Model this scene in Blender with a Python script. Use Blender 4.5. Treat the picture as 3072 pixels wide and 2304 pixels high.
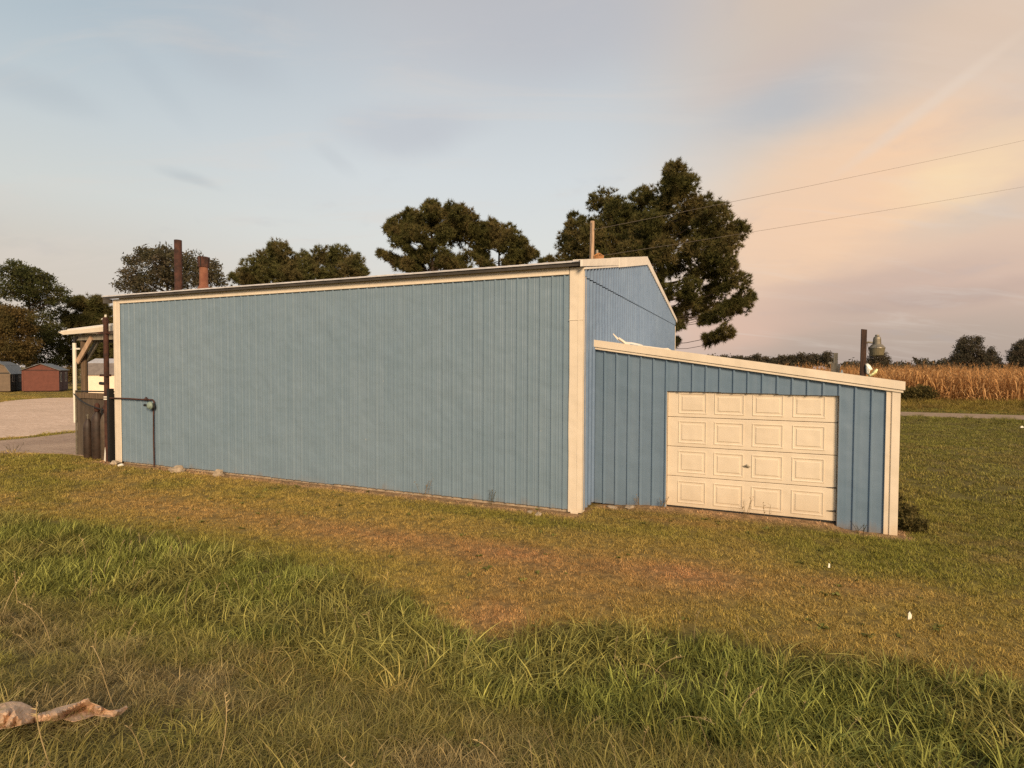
import bpy, math, random
import numpy as np
from mathutils import Vector, Matrix, noise as mnoise

S = bpy.context.scene
COL = S.collection
for o in list(bpy.data.objects):
    bpy.data.objects.remove(o)
R = math.radians

# ------------------------------------------------------------------ camera
CAMP = np.array([2.8695, -9.7058, 2.6])
F_PX = 1692.435
CF = np.array([-0.3987, 0.9166, -0.0277])
_yaw, _pitch, _roll = 0.4103, 0.0277, -0.0047
CF = np.array([-math.sin(_yaw)*math.cos(_pitch), math.cos(_yaw)*math.cos(_pitch), -math.sin(_pitch)])
_r0 = np.array([math.cos(_yaw), math.sin(_yaw), 0.0])
_d0 = np.cross(CF, _r0)
CR = math.cos(_roll)*_r0 + math.sin(_roll)*_d0
CD = math.cos(_roll)*_d0 - math.sin(_roll)*_r0
cam = bpy.data.cameras.new('camera')
cam.sensor_width = 36.0
cam.lens = F_PX/3072*36
cam.clip_start = 0.05
cam.clip_end = 5000
camo = bpy.data.objects.new('camera', cam)
COL.objects.link(camo)
M = Matrix(((CR[0], -CD[0], -CF[0], CAMP[0]), (CR[1], -CD[1], -CF[1], CAMP[1]), (CR[2], -CD[2], -CF[2], CAMP[2]), (0, 0, 0, 1)))
camo.matrix_world = M
S.camera = camo
S.render.engine = 'CYCLES'
S.cycles.use_denoising = False
S.cycles.max_bounces = 6

# ------------------------------------------------------------------ light and exposure
SUN_AZ, SUN_EL = 143.0, 27.0          # low evening sun behind the viewer, over the right shoulder
SUN_STRENGTH = 4.5
SUN_COL = (1.0, 0.735, 0.465)
SKY_STRENGTH = 0.1
EXPOSURE = 0.0
az, el = R(SUN_AZ), R(SUN_EL)
sdir = Vector((math.sin(az)*math.cos(el), math.cos(az)*math.cos(el), math.sin(el)))
sun = bpy.data.lights.new('sun', 'SUN')
sun.energy = SUN_STRENGTH
sun.color = SUN_COL
sun.angle = R(18)
suno = bpy.data.objects.new('sun', sun)
COL.objects.link(suno)
suno.rotation_euler = sdir.to_track_quat('Z', 'Y').to_euler()
suno.location = (10, -30, 30)

S.view_settings.view_transform = 'Standard'
S.view_settings.look = 'None'
S.view_settings.exposure = EXPOSURE
S.view_settings.gamma = 1.0
S.view_settings.use_curve_mapping = False

def lin(c):
    c = np.asarray(c, float)/255.0
    return np.where(c <= 0.04045, c/12.92, ((c+0.055)/1.055)**2.4)

class NT:
    """small helper for node trees"""
    def __init__(s, nt):
        s.nt = nt
    def n(s, t, **kw):
        nd = s.nt.nodes.new(t)
        for k, v in kw.items():
            if k.startswith('i_'):
                nd.inputs[k[2:].replace('_', ' ')].default_value = v
            else:
                setattr(nd, k, v)
        return nd
    def put(s, sock, v):
        if v is None:
            return
        if isinstance(v, bpy.types.NodeSocket):
            s.nt.links.new(v, sock)
        elif isinstance(v, bpy.types.Node):
            s.nt.links.new(v.outputs[0], sock)
        else:
            sock.default_value = v
    def math(s, op, a, b=None, c=None, clamp=False):
        nd = s.n('ShaderNodeMath', operation=op)
        nd.use_clamp = clamp
        s.put(nd.inputs[0], a); s.put(nd.inputs[1], b); s.put(nd.inputs[2], c)
        return nd.outputs[0]
    def mix(s, f, a, b, mode='MIX'):
        nd = s.n('ShaderNodeMix', data_type='RGBA', blend_type=mode)
        s.put(nd.inputs['Factor'], f)
        for sk, v in ((nd.inputs[6], a), (nd.inputs[7], b)):
            if isinstance(v, (tuple, list, np.ndarray)):
                v = tuple(float(x) for x in v)
                if len(v) == 3: v = v+(1.0,)
            s.put(sk, v)
        return nd.outputs[2]
    def smooth(s, v, lo, hi, a=0.0, b=1.0):
        nd = s.n('ShaderNodeMapRange', interpolation_type='SMOOTHSTEP')
        s.put(nd.inputs['Value'], v)
        nd.inputs['From Min'].default_value = lo; nd.inputs['From Max'].default_value = hi
        nd.inputs['To Min'].default_value = a; nd.inputs['To Max'].default_value = b
        return nd.outputs[0]
    def ramp(s, f, stops):
        nd = s.n('ShaderNodeValToRGB')
        cr = nd.color_ramp
        cr.elements[0].position = stops[0][0]; cr.elements[0].color = (*stops[0][1], 1)
        cr.elements[1].position = stops[-1][0]; cr.elements[1].color = (*stops[-1][1], 1)
        for p, c in stops[1:-1]:
            e = cr.elements.new(p); e.color = (*c, 1)
        s.put(nd.inputs[0], f)
        return nd.outputs[0]
    def noise(s, vec, scale, detail=3, rough=0.5, dist=0.0):
        nd = s.n('ShaderNodeTexNoise')
        s.put(nd.inputs['Vector'], vec)
        nd.inputs['Scale'].default_value = scale; nd.inputs['Detail'].default_value = detail
        nd.inputs['Roughness'].default_value = rough; nd.inputs['Distortion'].default_value = dist
        return nd

# ---- world: Nishita sky with a thin layer of evening cloud over it
W = bpy.data.worlds.new('World')
S.world = W
W.use_nodes = True
W.node_tree.nodes.clear()
t = NT(W.node_tree)
out = t.n('ShaderNodeOutputWorld')
bg = t.n('ShaderNodeBackground')
bg.inputs['Strength'].default_value = SKY_STRENGTH
W.node_tree.links.new(bg.outputs[0], out.inputs[0])
sky = t.n('ShaderNodeTexSky', sky_type='NISHITA')
sky.sun_disc = False
sky.sun_elevation = el
sky.sun_rotation = az
sky.air_density = 1.0; sky.dust_density = 2.0; sky.ozone_density = 1.5
tc = t.n('ShaderNodeTexCoord')
sep = t.n('ShaderNodeSeparateXYZ')
W.node_tree.links.new(tc.outputs['Generated'], sep.inputs[0])
X_, Y_, Z_ = sep.outputs
DEG = 57.29578
EL = t.math('MULTIPLY', t.math('ARCSINE', Z_), DEG)
# azimuth measured from the view of the barn wall (-23.5 deg from +Y), wraps behind the viewer
ya = R(-23.5)
xr = t.math('SUBTRACT', t.math('MULTIPLY', X_, math.cos(ya)), t.math('MULTIPLY', Y_, math.sin(ya)))
yr = t.math('ADD', t.math('MULTIPLY', X_, math.sin(ya)), t.math('MULTIPLY', Y_, math.cos(ya)))
AZ = t.math('MULTIPLY', t.math('ARCTAN2', xr, yr), DEG)
# cloud-plane coordinates for the noise
den = t.math('ADD', t.math('MAXIMUM', Z_, 0.0), 0.22)
cpx = t.math('DIVIDE', xr, den); cpy = t.math('DIVIDE', yr, den)
comb = t.n('ShaderNodeCombineXYZ')
t.put(comb.inputs[0], cpx); t.put(comb.inputs[1], cpy)
n1 = t.noise(comb.outputs[0], 1.1, 6, 0.55, 0.6)
n2 = t.noise(comb.outputs[0], 3.2, 6, 0.6, 0.3)
mp = t.n('ShaderNodeMapping'); mp.inputs['Scale'].default_value = (0.8, 3.0, 1); mp.inputs['Rotation'].default_value = (0, 0, R(25))
t.put(mp.inputs[0], comb.outputs[0])
n3 = t.noise(mp.outputs[0], 1.6, 7, 0.62, 0.8)
f1 = t.math('SUBTRACT', n1.outputs[0], 0.5); f2 = t.math('SUBTRACT', n2.outputs[0], 0.5)
ELw = t.math('ADD', t.math('ADD', EL, t.math('MULTIPLY', f1, 12.0)), t.math('MULTIPLY', f2, 4.0))
n1b = t.n('ShaderNodeSeparateXYZ'); t.put(n1b.inputs[0], n1.outputs['Color'])
AZw = t.math('ADD', AZ, t.math('MULTIPLY', t.math('SUBTRACT', n1b.outputs[1], 0.5), 34.0))
def prof(stops):
    st = [(max(0, min(1, e/60.0)), tuple(lin(c))) for e, c in stops]
    return t.ramp(t.math('DIVIDE', t.math('MAXIMUM', EL, 0.0), 60.0), st)
pl = prof([(0, (217, 200, 186)), (4, (215, 201, 187)), (9, (213, 204, 191)), (14, (213, 216, 211)), (20, (200, 209, 212)), (28, (174, 190, 200)), (60, (150, 172, 190))])
pc = prof([(0, (222, 208, 196)), (6, (223, 215, 205)), (12, (224, 225, 220)), (18, (217, 222, 223)), (25, (204, 210, 214)), (33, (192, 193, 197)), (60, (168, 178, 192))])
prr = prof([(0, (180, 164, 154)), (3, (193, 172, 158)), (7, (217, 188, 170)), (12, (232, 203, 178)), (17, (233, 209, 184)), (22, (207, 200, 193)), (26, (212, 196, 182)), (32, (216, 197, 180)), (60, (190, 185, 185))])
AZb = t.math('ADD', AZ, t.math('MULTIPLY', f1, 8.0))
base = t.mix(t.smooth(AZb, -46, -6), pl, pc)
base = t.mix(t.smooth(AZb, 6, 27), base, prr)
def blob(base, a0, e0, ra, re, tilt, col, k, warp=1.0, tex=0.0):
    da = t.math('SUBTRACT', t.math('ADD', AZ, t.math('MULTIPLY', t.math('SUBTRACT', AZw, AZ), warp*0.35)), a0)
    de = t.math('SUBTRACT', t.math('ADD', EL, t.math('MULTIPLY', t.math('SUBTRACT', ELw, EL), warp*0.45)), e0)
    c, s_ = math.cos(R(tilt)), math.sin(R(tilt))
    u = t.math('DIVIDE', t.math('ADD', t.math('MULTIPLY', da, c), t.math('MULTIPLY', de, s_)), ra)
    v = t.math('DIVIDE', t.math('SUBTRACT', t.math('MULTIPLY', de, c), t.math('MULTIPLY', da, s_)), re)
    r = t.math('SQRT', t.math('ADD', t.math('MULTIPLY', u, u), t.math('MULTIPLY', v, v)))
    f = t.smooth(r, 1.25, 0.15, 0.0, k)
    if tex:
        f = t.math('MULTIPLY', f, t.math('ADD', 1-tex, t.math('MULTIPLY', STREAK, tex)))
    return t.mix(f, base, lin(col))
STREAK = t.math('ADD', t.math('MULTIPLY', t.smooth(n3.outputs[0], 0.34, 0.62), 0.6), t.math('MULTIPLY', t.smooth(n2.outputs[0], 0.32, 0.66), 0.4))
def ae(px, py):
    x = (px-1106)/1218.6; y = (785-py)/1218.6
    return math.degrees(math.atan(x)), math.degrees(math.atan2(y, math.sqrt(1+x*x)))
base = blob(base, *ae(1880, 400), 17, 7.0, 22, (254, 212, 172), 1.0, 1.0, 0.5)
base = blob(base, *ae(1690, 480), 9, 4.5, 30, (246, 209, 176), 0.65, 1.0, 0.3)
base = blob(base, *ae(1745, 195), 8.5, 3.0, 8, (184, 190, 197), 0.7, 0.6, 0.2)
base = blob(base, *ae(2200, 215), 6, 2.2, 20, (205, 194, 186), 0.35, 0.8)
base = blob(base, *ae(2130, 45), 13, 4.0, 12, (229, 203, 180), 0.9, 0.8, 0.3)
base = blob(base, *ae(1750, 100), 12, 2.2, 14, (208, 192, 184), 0.6, 0.8, 0.5)
base = blob(base, *ae(1980, 235), 7.5, 0.6, 31, (236, 215, 195), 0.65, 0.2)
base = blob(base, *ae(2110, 360), 5, 2.6, 12, (255, 226, 182), 0.9, 1.3, 0.6)
base = blob(base, *ae(2150, 440), 6, 1.6, 8, (214, 200, 184), 0.5, 0.8)
base = blob(base, *ae(490, 130), 5.5, 2.4, -12, (182, 187, 193), 0.3)
base = blob(base, *ae(60, 205), 5.5, 1.5, -5, (174, 183, 190), 0.3, 0.7)
base = blob(base, *ae(900, 275), 9, 2.4, 8, (194, 197, 203), 0.6)
base = blob(base, *ae(715, 335), 2.4, 0.9, -28, (192, 197, 201), 0.3, 0.6)
base = blob(base, *ae(400, 385), 3.0, 0.7, -8, (186, 193, 196), 0.5, 0.6)
base = blob(base, *ae(320, 170), 6.0, 1.2, -38, (180, 190, 198), 0.2, 0.8)
base = blob(base, *ae(1200, 60), 16, 5, 5, (190, 191, 197), 0.5)
base = blob(base, *ae(1920, 590), 10, 1.5, 5, (200, 174, 160), 0.6, 0.7, 0.6)
base = blob(base, *ae(1980, 630), 12, 1.0, 2, (184, 161, 151), 0.6, 0.5, 0.6)
base = blob(base, *ae(1550, 690), 9, 4.0, 0, (226, 190, 170), 0.85, 0.6)
base = blob(base, *ae(2120, 720), 9, 2.2, 0, (186, 170, 158), 0.45, 0.5)
# fine cirrus streaks
cir = t.smooth(n3.outputs[0], 0.48, 0.72, 0.0, 0.28)
base = t.mix(cir, base, lin((226, 214, 203)))
cir2 = t.smooth(n2.outputs[0], 0.55, 0.75, 0.0, 0.16)
base = t.mix(cir2, base, lin((176, 176, 184)))
cloud = t.mix(1.0, base, (1/SKY_STRENGTH,)*3, 'MULTIPLY')
W.node_tree.nodes.remove(t.n('ShaderNodeValue'))
final = t.mix(0.94, sky.outputs[0], cloud)
W.node_tree.links.new(final, bg.inputs[0])

# ------------------------------------------------------------------ helpers
def tag(o, label=None, cat=None, group=None, kind=None):
    if label: o['label'] = label
    if cat: o['category'] = cat
    if group: o['group'] = group
    if kind: o['kind'] = kind
    return o

def empty(name, loc, label, cat, group=None, rz=0.0):
    o = bpy.data.objects.new(name, None)
    COL.objects.link(o)
    o.location = loc; o.rotation_euler = (0, 0, rz)
    o.empty_display_size = 0.2
    return tag(o, label, cat, group)

class MB:
    def __init__(s):
        s.v = []; s.f = []
    def add(s, verts, faces):
        b = len(s.v)
        s.v.extend([tuple(float(c) for c in p) for p in verts])
        s.f.extend([tuple(b+i for i in fc) for fc in faces])
        return s
    def box(s, x0, x1, y0, y1, z0, z1):
        v = [(x, y, z) for z in (z0, z1) for y in (y0, y1) for x in (x0, x1)]
        return s.add(v, [(0, 2, 3, 1), (4, 5, 7, 6), (0, 1, 5, 4), (2, 6, 7, 3), (0, 4, 6, 2), (1, 3, 7, 5)])
    def bevbox(s, x0, x1, y0, y1, z0, z1, b):
        """box with chamfered vertical and horizontal edges (three stacked rings)"""
        rings = []
        for z, i in ((z0, b), (z0+b, 0), (z1-b, 0), (z1, b)):
            a0, a1, c0, c1 = x0+i, x1-i, y0+i, y1-i
            rings.append([(a0+b, c0, z), (a1-b, c0, z), (a1, c0+b, z), (a1, c1-b, z), (a1-b, c1, z), (a0+b, c1, z), (a0, c1-b, z), (a0, c0+b, z)])
        return s.rings(rings)
    def rings(s, rings, cap=True, closed=True):
        n = len(rings[0]); v = [p for r in rings for p in r]; f = []
        m = n if closed else n-1
        for k in range(len(rings)-1):
            for i in range(m):
                j = (i+1) % n
                f.append((k*n+i, k*n+j, (k+1)*n+j, (k+1)*n+i))
        if cap:
            f.append(tuple(range(n-1, -1, -1)))
            f.append(tuple((len(rings)-1)*n+i for i in range(n)))
        return s.add(v, f)
    def tube(s, path, rad, n=8, cap=True):
        path = [Vector(p) for p in path]
        rad = [float(r_) for r_ in rad] if isinstance(rad, (list, tuple)) else [float(rad)]*len(path)
        rings = []; up = None
        for i, p in enumerate(path):
            d = (path[min(i+1, len(path)-1)]-path[max(i-1, 0)]).normalized()
            if up is None:
                up = Vector((0, 0, 1)) if abs(d.z) < 0.9 else Vector((1, 0, 0))
            a = d.cross(up)
            if a.length < 1e-4: a = d.cross(Vector((0, 1, 0.3)))
            a.normalize(); b = a.cross(d).normalized(); up = b
            rings.append([p+rad[i]*(math.cos(2*math.pi*k/n)*a+math.sin(2*math.pi*k/n)*b) for k in range(n)])
        return s.rings(rings, cap)
    def lathe(s, prof, c=(0, 0, 0), n=20):
        return s.rings([[(c[0]+r*math.cos(2*math.pi*k/n), c[1]+r*math.sin(2*math.pi*k/n), c[2]+z) for k in range(n)] for r, z in prof])
    def build(s, name, m, parent=None, smooth=False, loc=None):
        me = bpy.data.meshes.new(name)
        me.from_pydata(s.v, [], s.f)
        me.validate()
        if smooth:
            me.polygons.foreach_set('use_smooth', [True]*len(me.polygons))
        me.materials.append(m)
        o = bpy.data.objects.new(name, me)
        COL.objects.link(o)
        if parent: o.parent = parent
        if loc: o.location = loc
        return o

def recalc(o):
    import bmesh
    bm = bmesh.new(); bm.from_mesh(o.data)
    bmesh.ops.recalc_face_normals(bm, faces=bm.faces)
    bm.to_mesh(o.data); bm.free()
    return o

def mesh_np(name, v, f, m, parent=None, attrs=None, smooth=False):
    """v (N,3), f (M,k) numpy -> object"""
    me = bpy.data.meshes.new(name)
    k = f.shape[1]
    me.vertices.add(len(v)); me.vertices.foreach_set('co', np.ascontiguousarray(v, np.float32).ravel())
    me.loops.add(f.size); me.loops.foreach_set('vertex_index', np.ascontiguousarray(f, np.int32).ravel())
    me.polygons.add(len(f)); me.polygons.foreach_set('loop_start', np.arange(0, f.size, k, dtype=np.int32))
    me.polygons.foreach_set('loop_total', np.full(len(f), k, np.int32))
    if smooth: me.polygons.foreach_set('use_smooth', np.ones(len(f), bool))
    me.update(calc_edges=True)
    for an, (typ, data) in (attrs or {}).items():
        a = me.attributes.new(an, typ, 'POINT')
        a.data.foreach_set('color' if 'COLOR' in typ else ('vector' if typ == 'FLOAT_VECTOR' else 'value'), np.ascontiguousarray(data).ravel())
    if m is not None: me.materials.append(m)
    o = bpy.data.objects.new(name, me)
    COL.objects.link(o)
    if parent: o.parent = parent
    return o

# pixel of the (2212 wide) view + forward distance -> world point, used to place far things
def at(px, py, d):
    u, v = px*3072/2212, py*3072/2212
    return CAMP + d*(CF + CR*(u-1536)/F_PX + CD*(v-1152)/F_PX)
PXM = F_PX*2212/3072      # pixels of that view per metre at 1 m

# ---- numpy value noise
def vnoise(x, y, seed=0):
    xi, yi = np.floor(x).astype(np.int64), np.floor(y).astype(np.int64)
    fx, fy = x-xi, y-yi
    fx = fx*fx*(3-2*fx); fy = fy*fy*(3-2*fy)
    def h(a, b):
        n = (a*374761393+b*668265263+seed*1442695041) & 0xffffffff
        n = ((n ^ (n >> 13))*1274126177) & 0xffffffff
        n = n ^ (n >> 16)
        return (n & 0xffff)/65535.0
    return (h(xi, yi)*(1-fx)+h(xi+1, yi)*fx)*(1-fy)+(h(xi, yi+1)*(1-fx)+h(xi+1, yi+1)*fx)*fy
def fbm(x, y, seed=0, oct=4):
    r = 0; a = 0.5; tot = 0
    for i in range(oct):
        r = r+a*vnoise(x*2**i, y*2**i, seed+i*17); tot += a; a *= 0.5
    return r/tot
def sst(e0, e1, x):
    u = np.clip((x-e0)/(e1-e0), 0, 1)
    return u*u*(3-2*u)

# ------------------------------------------------------------------ materials
def mat(name, col, rough=0.6, metal=0.0, spec=0.5, var=0.0, vscale=3.0, col2=None, bump=0.0, bscale=20.0, stretch=None, backmix=0.0, detail=4):
    m = bpy.data.materials.new(name); m.use_nodes = True
    k = NT(m.node_tree)
    b = m.node_tree.nodes['Principled BSDF']
    b.inputs['Roughness'].default_value = rough; b.inputs['Metallic'].default_value = metal
    b.inputs['Specular IOR Level'].default_value = spec
    tcx = k.n('ShaderNodeTexCoord'); vec = tcx.outputs['Object']
    if stretch:
        mpn = k.n('ShaderNodeMapping'); mpn.inputs['Scale'].default_value = stretch
        k.put(mpn.inputs[0], vec); vec = mpn.outputs[0]
    c = tuple(col)
    if var or col2 is not None:
        nz = k.noise(vec, vscale, detail, 0.6)
        if col2 is None:
            lo = tuple(x*(1-var) for x in c); hi = tuple(min(1, x*(1+var)) for x in c)
        else:
            lo, hi = c, tuple(col2)
        r = k.smooth(nz.outputs[0], 0.3, 0.7)
        colout = k.mix(r, lo, hi)
        k.put(b.inputs['Base Color'], colout)
    else:
        b.inputs['Base Color'].default_value = (*c, 1)
    if bump:
        nb = k.noise(vec, bscale, 4, 0.6)
        bp = k.n('ShaderNodeBump'); bp.inputs['Strength'].default_value = bump; bp.inputs['Distance'].default_value = 0.02
        k.put(bp.inputs['Height'], nb.outputs[0]); k.put(b.inputs['Normal'], bp.outputs[0])
    return m

def painted_metal(name, c1, c2, dirt, streak=1.0, rough=0.42, dtop=0.12, dk=0.55):
    """faded sheet metal paint: chalky variation, vertical run marks, splashed soil along the foot, slight waviness"""
    m = bpy.data.materials.new(name); m.use_nodes = True
    k = NT(m.node_tree); b = m.node_tree.nodes['Principled BSDF']
    geo = k.n('ShaderNodeNewGeometry'); pos = geo.outputs['Position']
    mp1 = k.n('ShaderNodeMapping'); mp1.inputs['Scale'].default_value = (13, 13, 0.18); k.put(mp1.inputs[0], pos)
    st = k.noise(mp1.outputs[0], 1.0, 5, 0.65)
    bl = k.noise(pos, 0.55, 4, 0.55)
    fine = k.noise(pos, 40, 3, 0.7)
    f = k.math('ADD', k.math('MULTIPLY', k.smooth(st.outputs[0], 0.3, 0.7), 0.5*streak), k.math('MULTIPLY', k.smooth(bl.outputs[0], 0.3, 0.7), 0.3), clamp=True)
    f = k.math('ADD', f, k.math('MULTIPLY', k.math('SUBTRACT', fine.outputs[0], 0.5), 0.35), clamp=True)
    c = k.mix(f, c1, c2)
    sp = k.n('ShaderNodeSeparateXYZ'); k.put(sp.inputs[0], pos)
    mp2 = k.n('ShaderNodeMapping'); mp2.inputs['Scale'].default_value = (1.6, 1.6, 0.5); k.put(mp2.inputs[0], pos)
    sn = k.noise(mp2.outputs[0], 1.4, 5, 0.7)
    hgt = k.math('ADD', sp.outputs[2], k.math('MULTIPLY', k.math('SUBTRACT', sn.outputs[0], 0.45), -0.7))
    d = k.smooth(hgt, dtop, -0.12, 0.0, dk)
    c = k.mix(d, c, dirt)
    # scattered small chips where the primer shows
    vz = k.n('ShaderNodeTexVoronoi'); vz.inputs['Scale'].default_value = 5.0
    mp3 = k.n('ShaderNodeMapping'); mp3.inputs['Scale'].default_value = (1, 1, 0.35); k.put(mp3.inputs[0], pos); k.put(vz.inputs['Vector'], mp3.outputs[0])
    chip = k.math('MULTIPLY', k.math('LESS_THAN', vz.outputs['Distance'], 0.035), k.math('GREATER_THAN', st.outputs[0], 0.56))
    c = k.mix(k.math('MULTIPLY', chip, 0.6), c, (0.55, 0.55, 0.5))
    k.put(b.inputs['Base Color'], c)
    b.inputs['Roughness'].default_value = rough
    b.inputs['Specular IOR Level'].default_value = 0.4
    wv = k.noise(pos, 1.7, 2, 0.5)
    bp = k.n('ShaderNodeBump'); bp.inputs['Strength'].default_value = 0.45; bp.inputs['Distance'].default_value = 0.1
    k.put(bp.inputs['Height'], wv.outputs[0])
    bp2 = k.n('ShaderNodeBump'); bp2.inputs['Strength'].default_value = 0.12; bp2.inputs['Distance'].default_value = 0.004
    k.put(bp2.inputs['Height'], fine.outputs[0]); k.put(bp2.inputs['Normal'], bp.outputs[0])
    k.put(b.inputs['Normal'], bp2.outputs[0])
    return m

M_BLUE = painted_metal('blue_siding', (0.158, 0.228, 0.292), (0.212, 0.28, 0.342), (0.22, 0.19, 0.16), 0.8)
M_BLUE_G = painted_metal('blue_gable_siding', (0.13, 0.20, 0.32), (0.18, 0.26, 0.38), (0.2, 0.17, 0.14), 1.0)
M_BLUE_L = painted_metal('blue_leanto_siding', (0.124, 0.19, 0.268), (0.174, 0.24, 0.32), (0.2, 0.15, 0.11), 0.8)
M_CREAM = painted_metal('cream_trim', (0.68, 0.585, 0.46), (0.75, 0.655, 0.53), (0.5, 0.36, 0.2), 0.6, 0.5)
M_WHITE_T = painted_metal('white_rake_trim', (0.72, 0.66, 0.58), (0.80, 0.74, 0.66), (0.5, 0.36, 0.2), 0.6, 0.5)
M_DOOR = painted_metal('door_paint', (0.67, 0.57, 0.44), (0.74, 0.64, 0.50), (0.42, 0.32, 0.2), 0.4, 0.5, 0.55, 0.4)
M_CORE = mat('wall_core_dark', (0.02, 0.017, 0.013), 0.9)
M_ROOF = mat('galvanised_roof', (0.62, 0.58, 0.54), 0.4, 0.3, var=0.15)
M_EAVE_SHADE_FLAP = mat('eave_shade_and_flap', (0.05, 0.042, 0.033), 0.7, var=0.3)  # shade under the eave put into the colour; also colours the door flaps
M_RUST = mat('rusty_steel', (0.055, 0.02, 0.012), 0.85, 0.0, var=0.5, vscale=6, bump=0.4, bscale=40)
M_RUST2 = mat('orange_rust', (0.16, 0.058, 0.034), 0.9, col2=(0.23, 0.095, 0.055), vscale=5, bump=0.3, bscale=40)
M_DKRUST = mat('dark_rusty_sheet', (0.055, 0.037, 0.024), 0.8, col2=(0.10, 0.075, 0.052), vscale=2.2, stretch=(1, 1, 0.35), bump=0.2)
M_CYL = mat('cylinder_paint', (0.035, 0.02, 0.013), 0.6, var=0.4, vscale=5)
M_CYL2 = mat('grey_cylinder_paint', (0.085, 0.06, 0.038), 0.65, var=0.3, vscale=5)
M_GALV = mat('weathered_aluminium', (0.21, 0.185, 0.14), 0.5, 0.5, var=0.25, vscale=9)
M_PVC = mat('white_conduit', (0.78, 0.74, 0.64), 0.45)
M_GREEN = mat('regulator_green', (0.20, 0.26, 0.22), 0.55, var=0.2)
M_BLACK = mat('black_iron', (0.012, 0.011, 0.01), 0.6)
M_WOOD_D = mat('dark_creosote_wood', (0.045, 0.022, 0.013), 0.85, var=0.5, vscale=3, stretch=(6, 6, 0.6), bump=0.5, bscale=12)
M_WOOD_P = mat('pale_pole_wood', (0.42, 0.28, 0.18), 0.85, var=0.3, vscale=3, stretch=(6, 6, 0.5), bump=0.5, bscale=12)
M_WOOD_G = mat('grey_weathered_wood', (0.24, 0.21, 0.16), 0.9, var=0.25, vscale=3, stretch=(6, 6, 0.6), bump=0.5, bscale=14)
M_WOOD_B = mat('brown_post_wood', (0.13, 0.085, 0.05), 0.85, var=0.35, vscale=3, stretch=(6, 6, 0.6), bump=0.5, bscale=14)
M_PLASTIC = mat('white_plastic', (0.85, 0.84, 0.74), 0.35)
M_PLASTIC_Y = mat('yellow_plastic', (0.88, 0.86, 0.42), 0.35)
M_PAPER = mat('brown_kraft_paper', (0.56, 0.37, 0.235), 0.85, var=0.12, vscale=6, bump=0.2, bscale=30)
M_ROCK = mat('limestone', (0.34, 0.27, 0.19), 0.9, var=0.3, vscale=7, bump=0.6, bscale=18)
M_WIRE = mat('grey_cable', (0.12, 0.10, 0.085), 0.8)
M_BARK = mat('tree_bark', (0.055, 0.038, 0.027), 0.95, var=0.4, vscale=4, stretch=(3, 3, 0.6), bump=0.6, bscale=10)
M_ORANGE = mat('orange_vent_paint', (0.36, 0.16, 0.05), 0.7, var=0.4, vscale=10)
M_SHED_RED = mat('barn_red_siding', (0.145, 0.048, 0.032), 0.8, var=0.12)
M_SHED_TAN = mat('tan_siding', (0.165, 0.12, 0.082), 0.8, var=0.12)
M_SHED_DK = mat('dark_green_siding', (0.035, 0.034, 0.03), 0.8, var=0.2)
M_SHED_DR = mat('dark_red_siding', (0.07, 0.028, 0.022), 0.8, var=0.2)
M_SHED_WH = mat('cream_shed_siding', (0.80, 0.68, 0.52), 0.7, var=0.05)
M_SHED_RF = mat('grey_metal_roof', (0.13, 0.13, 0.125), 0.45, 0.2, var=0.15)
M_SHED_RF2 = mat('pale_metal_roof', (0.46, 0.43, 0.42), 0.45, 0.2, var=0.1)
M_SHED_RF3 = mat('brown_grey_metal_roof', (0.20, 0.165, 0.14), 0.5, 0.2, var=0.15)
M_SHED_TRIM = mat('shed_trim', (0.45, 0.40, 0.33), 0.7)

def foliage(name, c1, c2, c3=None, trans=0.25, per_obj=False):
    m = bpy.data.materials.new(name); m.use_nodes = True
    k = NT(m.node_tree); b = m.node_tree.nodes['Principled BSDF']
    at_ = k.n('ShaderNodeAttribute'); at_.attribute_name = 'rnd'
    geo = k.n('ShaderNodeNewGeometry')
    nz = k.noise(geo.outputs['Position'], 0.55, 3, 0.6)
    c = k.mix(at_.outputs['Fac'], c1, c2)
    if c3 is not None:
        c = k.mix(k.smooth(nz.outputs[0], 0.42, 0.66, 0, 0.8), c, c3)
    k.put(b.inputs['Base Color'], c)
    b.inputs['Roughness'].default_value = 0.8
    b.inputs['Specular IOR Level'].default_value = 0.05
    tr = k.n('ShaderNodeBsdfTranslucent'); k.put(tr.inputs[0], c)
    mx = k.n('ShaderNodeMixShader'); mx.inputs[0].default_value = trans
    k.put(mx.inputs[1], b.outputs[0]); k.put(mx.inputs[2], tr.outputs[0])
    k.put(m.node_tree.nodes['Material Output'].inputs[0], mx.outputs[0])
    return m
M_PINE = foliage('pine_needles', (0.036, 0.04, 0.013), (0.15, 0.14, 0.046), (0.165, 0.125, 0.05))
M_PINE2 = foliage('far_pine_needles', (0.05, 0.056, 0.02), (0.165, 0.158, 0.056), (0.16, 0.125, 0.055))
M_LEAF_OAK = foliage('oak_leaves', (0.045, 0.044, 0.025), (0.115, 0.105, 0.06), (0.11, 0.088, 0.06))
M_LEAF_GR = foliage('green_leaves', (0.028, 0.038, 0.015), (0.095, 0.10, 0.036), (0.075, 0.065, 0.026))
M_LEAF_BR = foliage('golden_brown_leaves', (0.075, 0.052, 0.02), (0.15, 0.105, 0.04), (0.10, 0.085, 0.032))
M_LEAF_FAR = foliage('far_leaves', (0.055, 0.05, 0.035), (0.10, 0.09, 0.06), (0.11, 0.085, 0.06))
M_LEAF_BUSH = foliage('dark_shrub_leaves', (0.022, 0.028, 0.012), (0.055, 0.06, 0.022))
M_CORN = foliage('dry_corn', (0.34, 0.165, 0.06), (0.70, 0.43, 0.19), (0.52, 0.28, 0.11), 0.3)
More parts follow.
